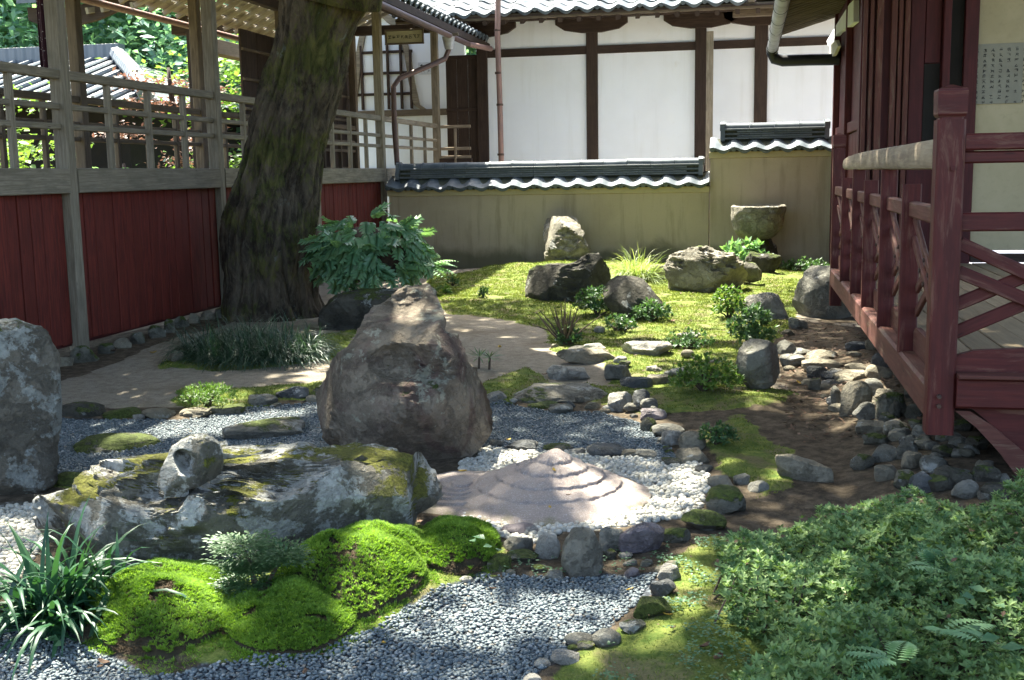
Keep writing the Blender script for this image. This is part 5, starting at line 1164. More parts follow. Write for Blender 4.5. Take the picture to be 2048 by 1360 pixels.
hz_ = depth(onz(1140, 960)) / F; hh = .235
prof = [(.0005, hh), (.012, hh - .001), (.028, hh * .965), (.05, hh * .90), (.085, hh * .79), (.088, hh * .74), (.13, hh * .70), (.17, hh * .63), (.174, hh * .575), (.22, hh * .53), (.262, hh * .455), (.266, hh * .40), (.31, hh * .36), (.352, hh * .28), (.356, hh * .235), (.41, hh * .17), (.47, hh * .07), (.51, 0), (.52, -.03)]
def cf(q, a):
    r_ = math.hypot(q[0], q[1]); v = Vector(q)
    jag = min(1.2, max(0, math.hypot(q[0], q[1]) - .03) * 9) * .011 * mn.noise(Vector((math.cos(a) * 9, math.sin(a) * 9, q[2] * 30))) + .006 * (math.hypot(q[0], q[1]) > .05) * mn.noise(Vector((math.cos(a) * 30, math.sin(a) * 30, q[2] * 60)))
    off = 1 + .03 * math.sin(a * 2 + 1) + .02 * math.sin(a * 3)
    lean = q[2] / hh
    return (q[0] * off + .055 * lean + jag * math.cos(a), q[1] * off + .02 * lean + jag * math.sin(a), q[2] + .008 * mn.noise(Vector((math.cos(a) * 2, math.sin(a) * 2, r_ * 8))) * (r_ > .06) + .004 * (r_ > .04) * mn.noise(v * 40))
V, Fq = lathe_np(fine(prof, 4), 160, cf); put('cone', smooth_mesh('cone', V, Fq, sandm, 60), cone, cc_)
OCC.append((cc_.x, cc_.y, .50, .50, 0))
c2 = onz(925, 985, 0); prof = [(.0, .055), (.05, .058), (.055, .045), (.10, .052), (.105, .040), (.15, .046), (.155, .034), (.20, .040), (.206, .028), (.25, .032), (.256, .02), (.31, .02), (.36, -.01)]
V, Fq = lathe_np(fine(prof, 3), 120, lambda q, a: (q[0] * 1.0 * (1 + .05 * math.sin(2 * a)), q[1] * 1.15, q[2] + .005 * mn.noise(Vector(q) * 14)))
tag(put('raked_sand_mound', smooth_mesh('raked_sand_mound', V, Fq, sandm, 60), None, c2), 'low round sand mound with raked rings left of the tall sand cone', 'sand mound'); OCC.append((c2.x, c2.y, .33, .38, 0))

# ================================================================ GRAVEL AND PEBBLES
def occupied(P, shrink=.92):
    r = np.zeros(len(P), bool)
    for x, y, a, b_, t in OCC:
        dx, dy = P[:, 0] - x, P[:, 1] - y; c, s = math.cos(t), math.sin(t); u = (dx * c + dy * s) / (a * shrink); v = (-dx * s + dy * c) / (b_ * shrink); r |= (u * u + v * v) < 1
    return r
def scatter(polys, sp, zf=1.0, wob=.04):
    out = []
    for pl in polys:
        lo, hi = pl.min(0) - .05, pl.max(0) + .05
        nx_, ny_ = int((hi[0] - lo[0]) / sp) + 1, int((hi[1] - lo[1]) / (sp * .87)) + 1
        gx, gy = np.meshgrid(np.arange(nx_), np.arange(ny_)); P = np.stack([lo[0] + (gx + .5 * (gy % 2)) * sp, lo[1] + gy * sp * .87], -1).reshape(-1, 2) + rng.normal(size=(nx_ * ny_, 2)) * sp * .28
        Q = P + np.array([[mn.noise(Vector((x * 5, y * 5, 0))), mn.noise(Vector((x * 5, y * 5, 6)))] for x, y in P]) * wob
        P = P[inpoly(Q, pl)]; out.append(P)
    P = np.concatenate(out); P = P[~occupied(P)]; return P
def inview(P, m=420):
    d = np.column_stack([P[:, 0], P[:, 1], np.full(len(P), -CZ)]); k = d @ np.array(fw); u = IW / 2 + d @ np.array(CR) / k * F; v = IH / 2 - d @ np.array(CU) / k * F
    return (u > -m) & (u < IW + m) & (v < IH + m + 60)
def stones_mesh(name, P, Z, size, squash, sub, mat, tint, elong=.6):
    V0, F0 = ico(sub); n = len(P)
    sc_ = np.column_stack([size, size * rng.uniform(elong, .95, n), size * squash * rng.uniform(.7, 1.2, n)])
    A = V0[None] * sc_[:, None] * (1 + .16 * rng.normal(size=(n, len(V0), 1)) * (sub < 2))
    th_ = rng.uniform(0, 6.28, n); tl = rng.normal(size=n) * .35; c, s = np.cos(tl), np.sin(tl)
    x, y, z = A[..., 0], A[..., 1], A[..., 2]; x, z = x * c[:, None] + z * s[:, None], -x * s[:, None] + z * c[:, None]
    c, s = np.cos(th_), np.sin(th_); X = x * c[:, None] - y * s[:, None] + P[:, 0][:, None]; Y = x * s[:, None] + y * c[:, None] + P[:, 1][:, None]; ZZ_ = z + Z[:, None]
    V = np.stack([X, Y, ZZ_], -1).reshape(-1, 3); Fq = (F0[None] + (np.arange(n) * len(V0))[:, None, None]).reshape(-1, 3)
    return mesh_np(name, V, Fq, mat, True, np.repeat(tint, len(V0)))
def chip_mat(name, stops, rough=.7, rnd='tint'):
    m, n, b, _ = newmat(name); g = G(n); r = g.node('ShaderNodeValToRGB'); r.color_ramp.interpolation = 'CONSTANT'
    while len(r.color_ramp.elements) < len(stops): r.color_ramp.elements.new(.5)
    for e, (p_, c_) in zip(r.color_ramp.elements, stops): e.position = p_; e.color = (*c_, 1)
    t = g.attr('tint') if rnd == 'tint' else g.orand(); g.L(t, r.inputs[0]); co = g.coord('Object', rnd=False); f = g.noise(co, 120, 3, .6)
    c = g.mix(g.ramp(f, .35, .75, 0, .4), r.outputs[0], g.mix(1.0, r.outputs[0], (.5, .5, .5), 'MULTIPLY'))
    n.links.new(c, b.inputs['Base Color']); b.inputs['Roughness'].default_value = rough; return m
GST = [(0, (.085, .108, .118)), (.25, (.115, .142, .152)), (.5, (.15, .18, .188)), (.72, (.19, .22, .225)), (.90, (.25, .26, .255)), (.965, (.22, .19, .15)), (.985, (.40, .40, .37))]
PST = [(0, (.40, .38, .315)), (.3, (.47, .445, .38)), (.6, (.55, .53, .465)), (.8, (.45, .42, .34)), (.93, (.36, .34, .28))]
M['chip'] = chip_mat('blue_grey_gravel', GST, .6); M['chip_o'] = chip_mat('blue_grey_gravel_single', GST, .6, 'o'); M['peb'] = chip_mat('white_pebbles', PST, .6); M['peb_o'] = chip_mat('white_pebble_single', PST, .6, 'o')
def bed(name, label, polys, sps, size, squash, sub, mat, mat_o, one, many, elong, lift):
    base = tag(bpy.data.objects.new(name, None), label, None, None, 'structure'); COL.objects.link(base); base.location = (0, 0, 0)
    Ps = [scatter(polys, s_) for s_ in sps]; P = np.concatenate(Ps); L = np.concatenate([np.full(len(a), i) for i, a in enumerate(Ps)])
    kk = inview(P); P, L = P[kk], L[kk]; Z = gzv(P) + lift + L * size * .5 + rng.normal(size=len(P)) * size * .12
    d = np.hypot(P[:, 0], P[:, 1]) - L * .5; u = np.array([proj((a, b_, 0)) for a, b_ in P]); vis = (u[:, 0] > 5) & (u[:, 0] < IW - 5) & (u[:, 1] < IH - 5)
    od = np.argsort(d + (~vis) * 1e3); first = od[:300]; rest = np.setdiff1d(np.arange(len(P)), first)
    variants = []
    for q in range(8):
        V, Fq = ico(max(sub, 1)); A = V * np.array([size, size * rng.uniform(elong, .95), size * squash * rng.uniform(.8, 1.2)]) * (1 + .12 * rng.normal(size=(len(V), 1)) * (sub < 2)); variants.append(mesh_np(one, A, Fq, mat_o, True))
    for q, i in enumerate(first): put(one, variants[q % 8], base, (P[i, 0], P[i, 1], Z[i]), (rng.normal() * .3, rng.normal() * .3, rng.uniform(0, 6.3)), (rng.uniform(.8, 1.2),) * 3)
    o = put(many, stones_mesh(many, P[rest], Z[rest], size * rng.uniform(.7, 1.25, len(rest)), squash, sub, mat, rng.random(len(rest)), elong), base); o['kind'] = 'stuff'
    print(name, len(P))
bed('gravel_bed', 'dry pond of blue grey gravel around the rocks', PG, (.0158, .0225), .0098, .45, 1, M['chip'], M['chip_o'], 'gravel_stone', 'gravel', .5, .003)
bed('pebble_bed', 'ring of white rounded pebbles round the sand cone', PP, (.026, .034), .0155, .72, 2, M['peb'], M['peb_o'], 'pebble', 'pebbles', .72, .005)
# ================================================================ MOSS
def tri_blades(P, Z, h, w, lean=.5):
    n = len(P); a = rng.uniform(0, 6.283, n); t = rng.normal(size=(n, 2)) * lean
    B = np.column_stack([P, Z]); s = np.column_stack([np.cos(a), np.sin(a), np.zeros(n)]) * (w / 2)[:, None]
    T = B + np.column_stack([t * h[:, None], h]); V = np.stack([B - s, B + s, T], 1).reshape(-1, 3); return V, np.arange(n * 3).reshape(-1, 3)
M['moss'] = leaf_mat('moss_blades', (.08, .125, .02), (.30, .33, .105), .35, .8, .1, (1.2, 1.2, .6))
N0 = 620000
P = np.column_stack([rng.uniform(-6, 1.6, N0), rng.uniform(2.9, 18.5, N0)])
dd = np.hypot(P[:, 0], P[:, 1]); P = P[rng.random(N0) < np.clip((6.5 / dd) ** 1.0, .25, 1)]
J = np.array([(mn.noise(Vector((x * 4, y * 4, 1))), mn.noise(Vector((x * 4, y * 4, 9)))) for x, y in P]) * .10
P = P[zone(P + J, PM)]; P = P[~occupied(P)]; P = P[inview(P)]
cl_ = np.array([mn.noise(Vector((x * 2.2, y * 2.2, 3))) + .7 * mn.noise(Vector((x * 9, y * 9, 8))) for x, y in P]); P = P[cl_ > -.30]; cl_ = cl_[cl_ > -.30]
dd = np.hypot(P[:, 0], P[:, 1]); h = rng.uniform(.008, .02, len(P)) * (1 + .5 * np.clip(cl_, 0, 1)) * np.clip(dd / 9, .8, 1.5); w = rng.uniform(.003, .006, len(P)) * np.clip(dd / 5, .9, 3)
V, Fq = tri_blades(P, gzv(P) - .002, h, w, .7); tn_ = np.clip(.42 + .55 * cl_ + rng.normal(size=len(P)) * .2, 0, 1)
tag(put('moss_carpet', mesh_np('moss_carpet', V, Fq, M['moss'], False, np.repeat(tn_, 3))), 'yellow green moss carpet over the back lawn and banks', None, None, 'stuff'); print('moss', len(P))
M['cush'] = leaf_mat('bright_star_moss', (.08, .165, .022), (.34, .50, .09), .4, .7, .15, (1.3, 1.4, .5))
M['peat_g'] = plain_mat('dark_moss_base', (.032, .026, .012), (.055, .036, .018), .95, 24, .9)
M['peat'] = plain_mat('dark_peat', (.035, .022, .014), (.07, .042, .025), .95, 20, .6)
M['litter_d'] = plain_mat('dry_brown_moss', (.10, .065, .03), (.055, .035, .018), .85, 30, .2)
def cushion(label, foot, h, n, seed, zb=0.0):
    """a swelling moss cushion over a footprint given in the photograph"""
    pw_ = np.array([onz(x, y, zb)[:2] for x, y in foot]); c = pw_.mean(0); t = thing('moss_cushion', label, 'moss', (c[0], c[1], zb), 'bright moss cushions in the foreground')
    ang = np.arctan2(pw_[:, 1] - c[1], pw_[:, 0] - c[0]); R = np.hypot(*(pw_ - c).T); od = np.argsort(ang); ang, R = ang[od], R[od]
    def rad(a): return np.interp(a, np.concatenate([ang - 2 * np.pi, ang, ang + 2 * np.pi]), np.tile(R, 3))
    def hgt(a, u): x, y = c[0] + np.cos(a) * u * rad(a), c[1] + np.sin(a) * u * rad(a); return x, y, gz(x, y) + h * max(0, 1 - u ** 2.2) ** .95 * (1 + .30 * mn.noise(Vector((x * 6, y * 6, seed))) + .12 * mn.noise(Vector((x * 16, y * 16, seed)))) - .02 * (u > .95)
    V = [hgt(2 * np.pi * k / 72, i / 24) for i in range(25) for k in range(72)]; ii = np.arange(25 * 72).reshape(25, 72); Fq = np.stack([ii[:-1], ii[1:], np.roll(ii[1:], -1, 1), np.roll(ii[:-1], -1, 1)], -1).reshape(-1, 4)
    put('cushion', mesh_np('cushion', np.array(V), Fq, M['peat_g'], True), t)
    a = rng.uniform(0, 2 * np.pi, n); u = np.sqrt(rng.random(n)) * 1.13; T = np.array([hgt(x, y) for x, y in zip(a, u)])
    cl = np.array([mn.noise(Vector((x * 5, y * 5, seed + 4))) + .6 * mn.noise(Vector((x * 13, y * 13, seed))) for x, y, z in T]); kk = cl > -.57 + .25 * (u > .85) + .25 * (u > 1) ; T0 = T[~kk]; T, cl = T[kk], cl[kk]
    TB = np.repeat(T0, 7, 0) + rng.normal(size=(len(T0) * 7, 3)) * np.array([.006, .006, .002]); n3 = len(TB); a3 = rng.uniform(0, 6.283, n3)
    if n3:
        V, Fq = leaf_cards(TB, np.tile([0, 0, 1.0], (n3, 1)) + rdir(n3) * .4, np.column_stack([np.cos(a3), np.sin(a3), rng.uniform(-.1, .9, n3)]), rng.uniform(.010, .024, n3), rng.uniform(.0018, .0032, n3), .1); o = put('dry_moss', mesh_np('dry_moss', V, Fq, M['litter_d']), t); o['kind'] = 'stuff'
    k = 9; P = np.repeat(T, k, 0) + np.array([0, 0, .012]); n2 = len(P); az = rng.uniform(0, 6.283, n2); D = np.column_stack([np.cos(az), np.sin(az), rng.uniform(.25, 1.6, n2)])
    V, Fq = leaf_cards(P, np.tile([0, 0, 1.0], (n2, 1)) + rdir(n2) * .2, D, rng.uniform(.011, .021, n2), rng.uniform(.003, .0048, n2), .1)
    o = put('moss_tufts', mesh_np('moss_tufts', V, Fq, M['cush'], False, np.repeat(np.clip(np.repeat(.45 + .75 * cl + rng.normal(size=len(T)) * .2, k) + rng.normal(size=n2) * .15, 0, 1), 4)), t); o['kind'] = 'stuff'
cushion('bright green moss cushion at the left, next to the strap leaved clump', [(195, 1260), (225, 1180), (300, 1135), (400, 1145), (450, 1210), (445, 1290), (340, 1330), (240, 1315)], .085, 9500, 3)
cushion('largest bright moss cushion leaning on the long boulder', [(590, 1150), (660, 1100), (760, 1075), (835, 1080), (840, 1150), (780, 1230), (700, 1265), (600, 1240)], .14, 9500, 5)
cushion('low moss cushion between the two tall cushions', [(440, 1220), (560, 1200), (690, 1225), (715, 1270), (640, 1310), (520, 1320), (450, 1290)], .07, 6500, 7)
cushion('darker moss cushion at the right tip of the long boulder', [(845, 1100), (880, 1060), (960, 1070), (985, 1110), (960, 1150), (890, 1165)], .10, 5000, 9)

# ================================================================ PLANTS
def strip_blades(P, D, L, Wd, droop, seg=5):
    """arching strap leaves: base P, start direction D, V folded"""
    n = len(P); D = D / np.linalg.norm(D, axis=1, keepdims=True); H = D * np.array([1, 1, 0]); H /= np.linalg.norm(H, axis=1, keepdims=True) + 1e-9; S = np.column_stack([-H[:, 1], H[:, 0], np.zeros(n)])
    rows_ = []; p = P.copy(); d = D.copy(); st = (L / seg)[:, None]
    for i in range(seg + 1):
        u = i / seg; ww = (Wd * (1 - u ** 2.2) * (.55 + .45 * min(1, u * 4)))[:, None] / 2; up_ = np.cross(S, d)
        rows_.append(np.stack([p - S * ww, p - np.abs(up_) * np.array([0, 0, 1]) * ww * .5, p + S * ww], 1)); p = p + d * st; d = d + np.array([0, 0, -1]) * (droop / seg)[:, None] * (1 + u); d /= np.linalg.norm(d, axis=1, keepdims=True)
    V = np.stack(rows_, 1).reshape(-1, 3); per = (seg + 1) * 3; q = []
    for i in range(seg):
        for k in (0, 1): a = i * 3 + k; q.append([a, a + 1, a + 4, a + 3])
    return V, (np.arange(n)[:, None, None] * per + np.array(q)[None]).reshape(-1, 4), per
M['strap'] = leaf_mat('dark_strap_leaf', (.018, .065, .032), (.05, .13, .055), .2, .42, .35)
M['grass'] = leaf_mat('dark_mondo_grass', (.02, .055, .032), (.07, .13, .075), .2, .35, .5)
M['sedge'] = leaf_mat('pale_striped_sedge', (.14, .21, .06), (.38, .40, .20), .4, .4, .4)
M['fern'] = leaf_mat('fern_green', (.11, .23, .115), (.28, .43, .21), .3, .38, .45)
M['azalea'] = leaf_mat('azalea_leaf', (.055, .12, .042), (.25, .35, .135), .25, .5, .2)
M['shrub'] = leaf_mat('shrub_leaf', (.06, .14, .025), (.19, .28, .06), .35, .45, .4)
M['shrub_d'] = leaf_mat('dark_shrub_leaf', (.045, .105, .04), (.11, .19, .07), .3, .45, .4)
M['clover'] = leaf_mat('ground_leaf', (.05, .13, .06), (.14, .24, .12), .3, .45, .4)
M['litter'] = plain_mat('dead_brown_leaf', (.15, .085, .05), (.10, .06, .035), .7, 20, .2, 0, .3, .5)
M['litter_y'] = plain_mat('dead_yellow_leaf', (.48, .32, .05), (.38, .22, .04), .65, 20, .2, 0, .3, .3)
M['twig'] = wood_mat('dry_twig', (.07, .05, .035), (.14, .105, .075))
def gpt(px, py):
    p = onz(px, py, 0)
    for _ in range(3): p = onz(px, py, gz(p.x, p.y))
    return p
# strap leaved clump in the left foreground: every leaf a part
b0 = gpt(125, 1235); cl_t = thing('strap_leaf_clump', 'big clump of glossy dark strap leaves in the left foreground', 'plant', b0); nb_ = 210
az = rng.uniform(0, 6.283, nb_); el = rng.uniform(.35, 1.45, nb_); Pb = np.array(b0) + np.column_stack([rng.normal(size=nb_) * .10, rng.normal(size=nb_) * .08, np.zeros(nb_)])
Db = np.column_stack([np.cos(az) * np.cos(el), np.sin(az) * np.cos(el), np.sin(el)])
V, Fq, per = strip_blades(Pb, Db, rng.uniform(.26, .47, nb_), rng.uniform(.020, .031, nb_), rng.uniform(.8, 2.3, nb_), 7)
fpb = len(Fq) // nb_
for i in range(nb_):
    me = mesh_np('blade', V[i * per:(i + 1) * per] - Pb[i], Fq[:fpb], M['strap'], True, np.full(per, rng.random())); put('blade', me, cl_t, Pb[i])
def grass_clump(name, label, px, py, n, rx, ry, L, Wd, mat, elr=(.5, 1.4), dr=(.8, 2.0), seg=5, cat='plant'):
    b = gpt(px, py); t = thing(name, label, cat, b); az = rng.uniform(0, 6.283, n); el = rng.uniform(*elr, n); r = np.sqrt(rng.random(n)); a2 = rng.uniform(0, 6.283, n)
    P = np.array(b) + np.column_stack([np.cos(a2) * r * rx, np.sin(a2) * r * ry, np.zeros(n)]); P[:, 2] = gzv(P[:, :2]) - .01
    D = np.column_stack([np.cos(az) * np.cos(el) + (P[:, 0] - b.x) / rx * .4, np.sin(az) * np.cos(el) + (P[:, 1] - b.y) / ry * .4 - .15, np.sin(el)])
    V, Fq, per = strip_blades(P, D, rng.uniform(.6, 1.1, n) * L, rng.uniform(.7, 1.2, n) * Wd, rng.uniform(*dr, n), seg)
    o = put('blades', mesh_np('blades', V, Fq, mat, True, np.repeat(np.clip(rng.normal(.45, .25, n), 0, 1), per)), t); o['kind'] = 'stuff'; return t
grass_clump('grass_clump', 'wide drooping clump of dark fine grass at the foot of the old tree', 505, 705, 2600, .62, .40, .44, .009, M['grass'], dr=(1.2, 2.6))
grass_clump('sedge_clump', 'bright arching sedge clump in the sun by the back wall', 1275, 545, 420, .16, .14, .62, .012, M['sedge'], (.5, 1.5), (1.0, 2.6), 7)
# fern bush over the boulder: every large lobed leaf a part
def lobed_leaf(name, L, Wd, nl=5, mat=None, droop=.3):
    V = []; Fq = []
    def pt(u, s): return (s, u * L, -droop * L * u * u + .06 * L * math.sin(u * 7) - abs(s) * .25)
    mid = [i / (nl + 1) for i in range(nl + 2)]
    for u in mid: V.append(pt(u, 0))
    for sg_ in (1, -1):
        for i in range(nl + 1):
            w = Wd / 2 * (math.sin(math.pi * (.22 + .72 * (i / (nl + 1)))) ** .8); um = mid[i] + .9 / (nl + 1)
            b = len(V); V += [pt(mid[i] - .1 / (nl + 1), sg_ * w * .42), pt(um + .25 / (nl + 1), sg_ * w), pt(mid[i] + .85 / (nl + 1), sg_ * w * .36), pt(mid[i] + .35 / (nl + 1), sg_ * w * .80)]
            Fq += [[i, b, i + 1], [b, b + 3, b + 1], [b, b + 1, b + 2], [b, b + 2, i + 1]]
    return mesh_np(name, V, Fq, mat, False, np.full(len(V), rng.random()))
fb = gpt(735, 655); FB = Vector((ony(742, 520, 11.75).x, 11.75, .74)); fbush = thing('fern_bush', 'lush bush of drooping lobed green leaves spilling over the boulder beside the tree', 'plant', (FB.x, FB.y, 0))
lv_ = [lobed_leaf('leaf', 1, .80, 4, M['fern'], d) for d in (.15, .3, .45, .6)]
def leaf_on(par, me, p, out, size, nm='leaf', roll=.4):
    out = Vector(out); d = (Vector((out.x, out.y, out.z * .35 - .35)) + Vector(rng.normal(size=3)) * .38).normalized(); n = (out + Vector((0, 0, .6)) + Vector(rng.normal(size=3)) * .35).normalized()
    x = d.cross(n).normalized(); z = x.cross(d); R = Matrix((x, d, z)).transposed(); put(nm, me, par, p, R.to_euler(), (size,) * 3)
for i in range(290):
    a = rng.uniform(math.pi * .85, math.pi * 2.15); sv_ = rng.uniform(-.75, .93); cz_ = math.sqrt(1 - min(1, sv_ * sv_)); o_ = Vector((math.cos(a) * cz_, math.sin(a) * cz_, sv_)); s = rng.uniform(.82, 1.03)
    leaf_on(fbush, lv_[i % 4], FB + Vector((o_.x * .60 * s, o_.y * .55 * s, o_.z * .40 * s + .04)), o_, rng.uniform(.14, .23))
V, Fq = stone_np(4242, 3, 4, .12); put('stem_mass', mesh_np('stem_mass', V * np.array([1.0, .9, .62]), Fq, M['peat'], True), fbush, FB + Vector((0, .05, .0)))
# small ferns at the right flank of the bush
def frond_np(p, d, L, Wd, droop, npin=12):
    """one fern frond as pinnae pairs"""
    p, d = Vector(p), Vector(d).normalized(); P = []; D = []; N = []; LL = []; s = d.cross(Vector((0, 0, 1))).normalized()
    for i in range(npin):
        u = (i + 1) / npin; c = p + d * L * u - Vector((0, 0, 1)) * droop * L * u * u; tn = (d - Vector((0, 0, 2 * droop * u))).normalized(); w = Wd * math.sin(math.pi * min(.97, .18 + .8 * u)) ** .9
        for sg_ in (1, -1): P.append(c); D.append(s * sg_ + tn * .35 - Vector((0, 0, .12))); N.append((0, 0, 1)); LL.append(max(w, .15 * Wd))
    return np.array(P), np.array(N, float), np.array([tuple(x) for x in D]), np.array(LL)
def fern(label, px, py, n, L, z=0.0, mat='fern', spread=(0, 6.283), el=(.3, .9), group=None):
    p = onz(px, py, z); t = thing('fern', label, 'fern', p, group); A = [[], [], [], []]
    for i in range(n):
        a = rng.uniform(*spread); e = rng.uniform(*el); f = frond_np(p, (math.cos(a) * math.cos(e), math.sin(a) * math.cos(e), math.sin(e)), L * rng.uniform(.7, 1.1), L * .30, rng.uniform(.3, .6))
        V, Fq = leaf_cards(f[0], f[1], f[2], f[3], f[3] * .36); put('frond', mesh_np('frond', V, Fq, M[mat], False, np.full(len(V), rng.random())), t)
    return t
fern('feathery fern at the right flank of the fern bush, against the wall', 832, 545, 14, .62, .35, spread=(-1.2, 1.6)); fern('yellowish low fern under the right end of the fern bush', 850, 590, 9, .35, .05, 'shrub')
fern('bright fern fronds rising in the middle of the azalea', 1900, 1150, 4, .20, .27); fern('fern fronds low in the azalea near the right edge', 1890, 1265, 3, .18, .26); fern('fern fronds at the bottom of the azalea', 1790, 1325, 3, .17, .25)
def shrub(name, label, box, n, leaf, mat, stem=True, asp=.42, group=None, top=.3, cat='shrub', Y=None):
    x0, y0, x1, y1 = box; b = ony((x0 + x1) / 2, y1, Y) if Y else gpt((x0 + x1) / 2, y1 - (y1 - y0) * .12); k = depth(b) / F; rx = (x1 - x0) / 2 * k; a = math.atan2(CZ, math.hypot(b.x, b.y)); hh_ = (y1 - y0) * k / math.cos(a) * .92
    t = thing(name, label, cat, b, group)
    nt_ = n // 7; r = rdir(nt_); r[:, 2] = np.abs(r[:, 2]); C_ = np.array(b) + r * (rng.random((nt_, 1)) ** .35) * np.array([rx, rx * .8, hh_ * .72]) + np.array([0, 0, hh_ * .18])
    ax = r * .8 + np.array([0, 0, .7]) + rdir(nt_) * .3; P = np.repeat(C_, 7, 0); A = np.repeat(ax, 7, 0); D = rdir(len(P)) + A * .55; V, Fq = leaf_cards(P, A, D, rng.uniform(.7, 1.2, len(P)) * leaf, rng.uniform(.7, 1.2, len(P)) * leaf * asp)
    put('foliage', mesh_np('foliage', V, Fq, mat, False, np.repeat(np.clip(np.repeat(rng.normal(.45, .2, nt_), 7) + rng.normal(size=len(P)) * .15, 0, 1), 4)), t)
    if stem:
        mb = MB()
        for i in range(7): q = C_[rng.integers(nt_)]; mb.tube([tuple(b - Vector((0, 0, .02))), tuple(Vector(b).lerp(Vector(q), .5) + Vector((0, 0, .01))), tuple(q)], [.012, .008, .003], 5)
        tag(mb.part('stem', M['twig'], t, True), kind='stuff')
    return t
shrub('small_shrub', 'dense rounded green shrub between the two dark rocks', (1146, 568, 1242, 640), 1700, .050, M['shrub_d'])
shrub('small_shrub', 'low sparse shrub at the right foot of the rounded dark rock', (1262, 598, 1345, 650), 900, .052, M['shrub_d'])
shrub('small_shrub', 'tiny dark shrub with bare soil below in the middle moss', (1208, 628, 1274, 668), 500, .045, M['shrub_d'])
shrub('small_shrub', 'dark drooping shrub behind the ball shaped rock', (1455, 600, 1552, 708), 1300, .055, M['shrub_d'])
shrub('small_shrub', 'sunlit lime shrub left of the flat topped block rock', (1420, 566, 1492, 645), 1200, .045, M['shrub'])
shrub('small_shrub', 'bright spreading green shrub left of the ball shaped rock', (1338, 706, 1482, 792), 2000, .036, M['shrub'])
shrub('small_shrub', 'flat ferny shrub beside the thin pale stepping stone', (1325, 658, 1430, 704), 900, .038, M['shrub_d'])
shrub('small_shrub', 'small sunlit juniper on the edge of the dirt path', (346, 764, 486, 818), 2200, .030, M['shrub'], asp=.2)
shrub('small_shrub', 'little dark shrub on the right bank above the yellowish stone', (1396, 846, 1474, 892), 800, .030, M['shrub_d'])
cyp = gpt(512, 1190); ct_ = thing('cypress_shrub', 'dark feathery tiered cypress like shrub in front of the long boulder', 'shrub', cyp); mb = MB()
for bx_ in ((432, 1052, 540, 1128), (455, 1100, 545, 1160), (448, 1140, 540, 1198), (530, 1078, 604, 1140)):
    x0_, y0_, x1_, y1_ = bx_; c_ = ony((x0_ + x1_) / 2, (y0_ + y1_) / 2, cyp.y - .02); kk_ = depth(c_) / F; rx_, rz_ = (x1_ - x0_) / 2 * kk_, (y1_ - y0_) / 2 * kk_
    n = 1500; k_ = 46; a = rng.uniform(0, 6.283, k_); q = np.array(c_) + np.column_stack([np.cos(a), np.sin(a) * .8, rng.normal(size=k_) * .35]) * np.sqrt(rng.random((k_, 1))) * np.array([rx_, rx_, rz_])
    P = np.repeat(q, n // k_, 0) + rng.normal(size=(k_ * (n // k_), 3)) * np.array([.022, .022, .007]); D = P - np.array(c_) + rdir(len(P)) * .03; D[:, 2] *= .4; V, Fq = leaf_cards(P, np.tile([0, -.3, 1.], (len(P), 1)) + rdir(len(P)) * .25, D, rng.uniform(.014, .026, len(P)), rng.uniform(.005, .009, len(P)))
    tag(put('spray', mesh_np('spray', V, Fq, M['shrub_d'], False, np.repeat(np.clip(rng.normal(.4, .25, len(P)), 0, 1), 4)), ct_), kind='stuff'); mb.tube([tuple(cyp - Vector((0, 0, .03))), tuple(cyp.lerp(c_, .5) + Vector((.01, 0, 0))), tuple(c_)], [.011, .008, .004], 6)
tag(mb.part('stem', M['twig'], ct_, True), kind='stuff')
shrub('small_shrub', 'flat little seedling on the moss right of the cypress like shrub', (555, 1172, 625, 1215), 500, .018, M['shrub_d'], asp=.3)
shrub('small_shrub', 'tiny upright seedling on the back lawn', (955, 574, 980, 600), 160, .05, M['shrub_d']); shrub('small_shrub', 'bright seedling at the left end of the back lawn', (868, 570, 905, 592), 200, .05, M['shrub']); shrub('small_shrub', 'brown seedling on the far lawn near the wall', (893, 552, 918, 572), 120, .05, M['shrub_d'])
shrub('basin_plant', 'teal leafed plant growing under the stone basin', (1440, 478, 1545, 530), 230, .14, M['fern'], asp=.65, cat='plant', Y=17.35)
shrub('low_plant', 'dark low plants at the foot of the wall right of the basin', (1555, 515, 1660, 548), 700, .06, M['shrub_d'], cat='plant')
# twiggy dead shrub and cycad seedlings
b = gpt(1130, 690); dt = thing('dead_shrub', 'dry twiggy dead shrub with few green leaves by the sandy path', 'shrub', b); mb = MB()
for i in range(26):
    d = Vector(rng.normal(size=3) * np.array([.13, .1, .06])); mb.tube([tuple(b), tuple(b + d * .5 + Vector((0, 0, .12 + .1 * rng.random()))), tuple(b + d + Vector((0, 0, .18 + .22 * rng.random())))], [.012, .008, .003], 5)
tag(mb.part('stem', M['twig'], dt, True), kind='stuff'); shrub('small_shrub', 'small green shrub growing through the dead twigs', (1112, 650, 1162, 695), 420, .045, M['shrub_d'])
for px, py, lb in ((957, 737, 'left one of the two tiny palm like seedlings by the upright rock'), (978, 739, 'right one of the two tiny palm like seedlings by the upright rock')):
    b = gpt(px, py); t = thing('palm_seedling', lb, 'seedling', b, 'palm like seedlings'); tp = b + Vector((.01, 0, .10)); mb = MB(); mb.tube([tuple(b - Vector((0, 0, .03))), tuple(tp)], [.011, .009], 7); mb.part('stem', M['twig'], t, True)
    n = 26; a = rng.uniform(0, 6.283, n); D = np.column_stack([np.cos(a), np.sin(a), rng.uniform(-.3, .8, n)]); V, Fq = leaf_cards(np.tile(np.array(tp), (n, 1)), np.tile([0, 0, 1.], (n, 1)), D, rng.uniform(.10, .16, n), np.full(n, .014)); put('fronds', mesh_np('fronds', V, Fq, M['shrub_d'], False, np.repeat(rng.random(n), 4)), t)
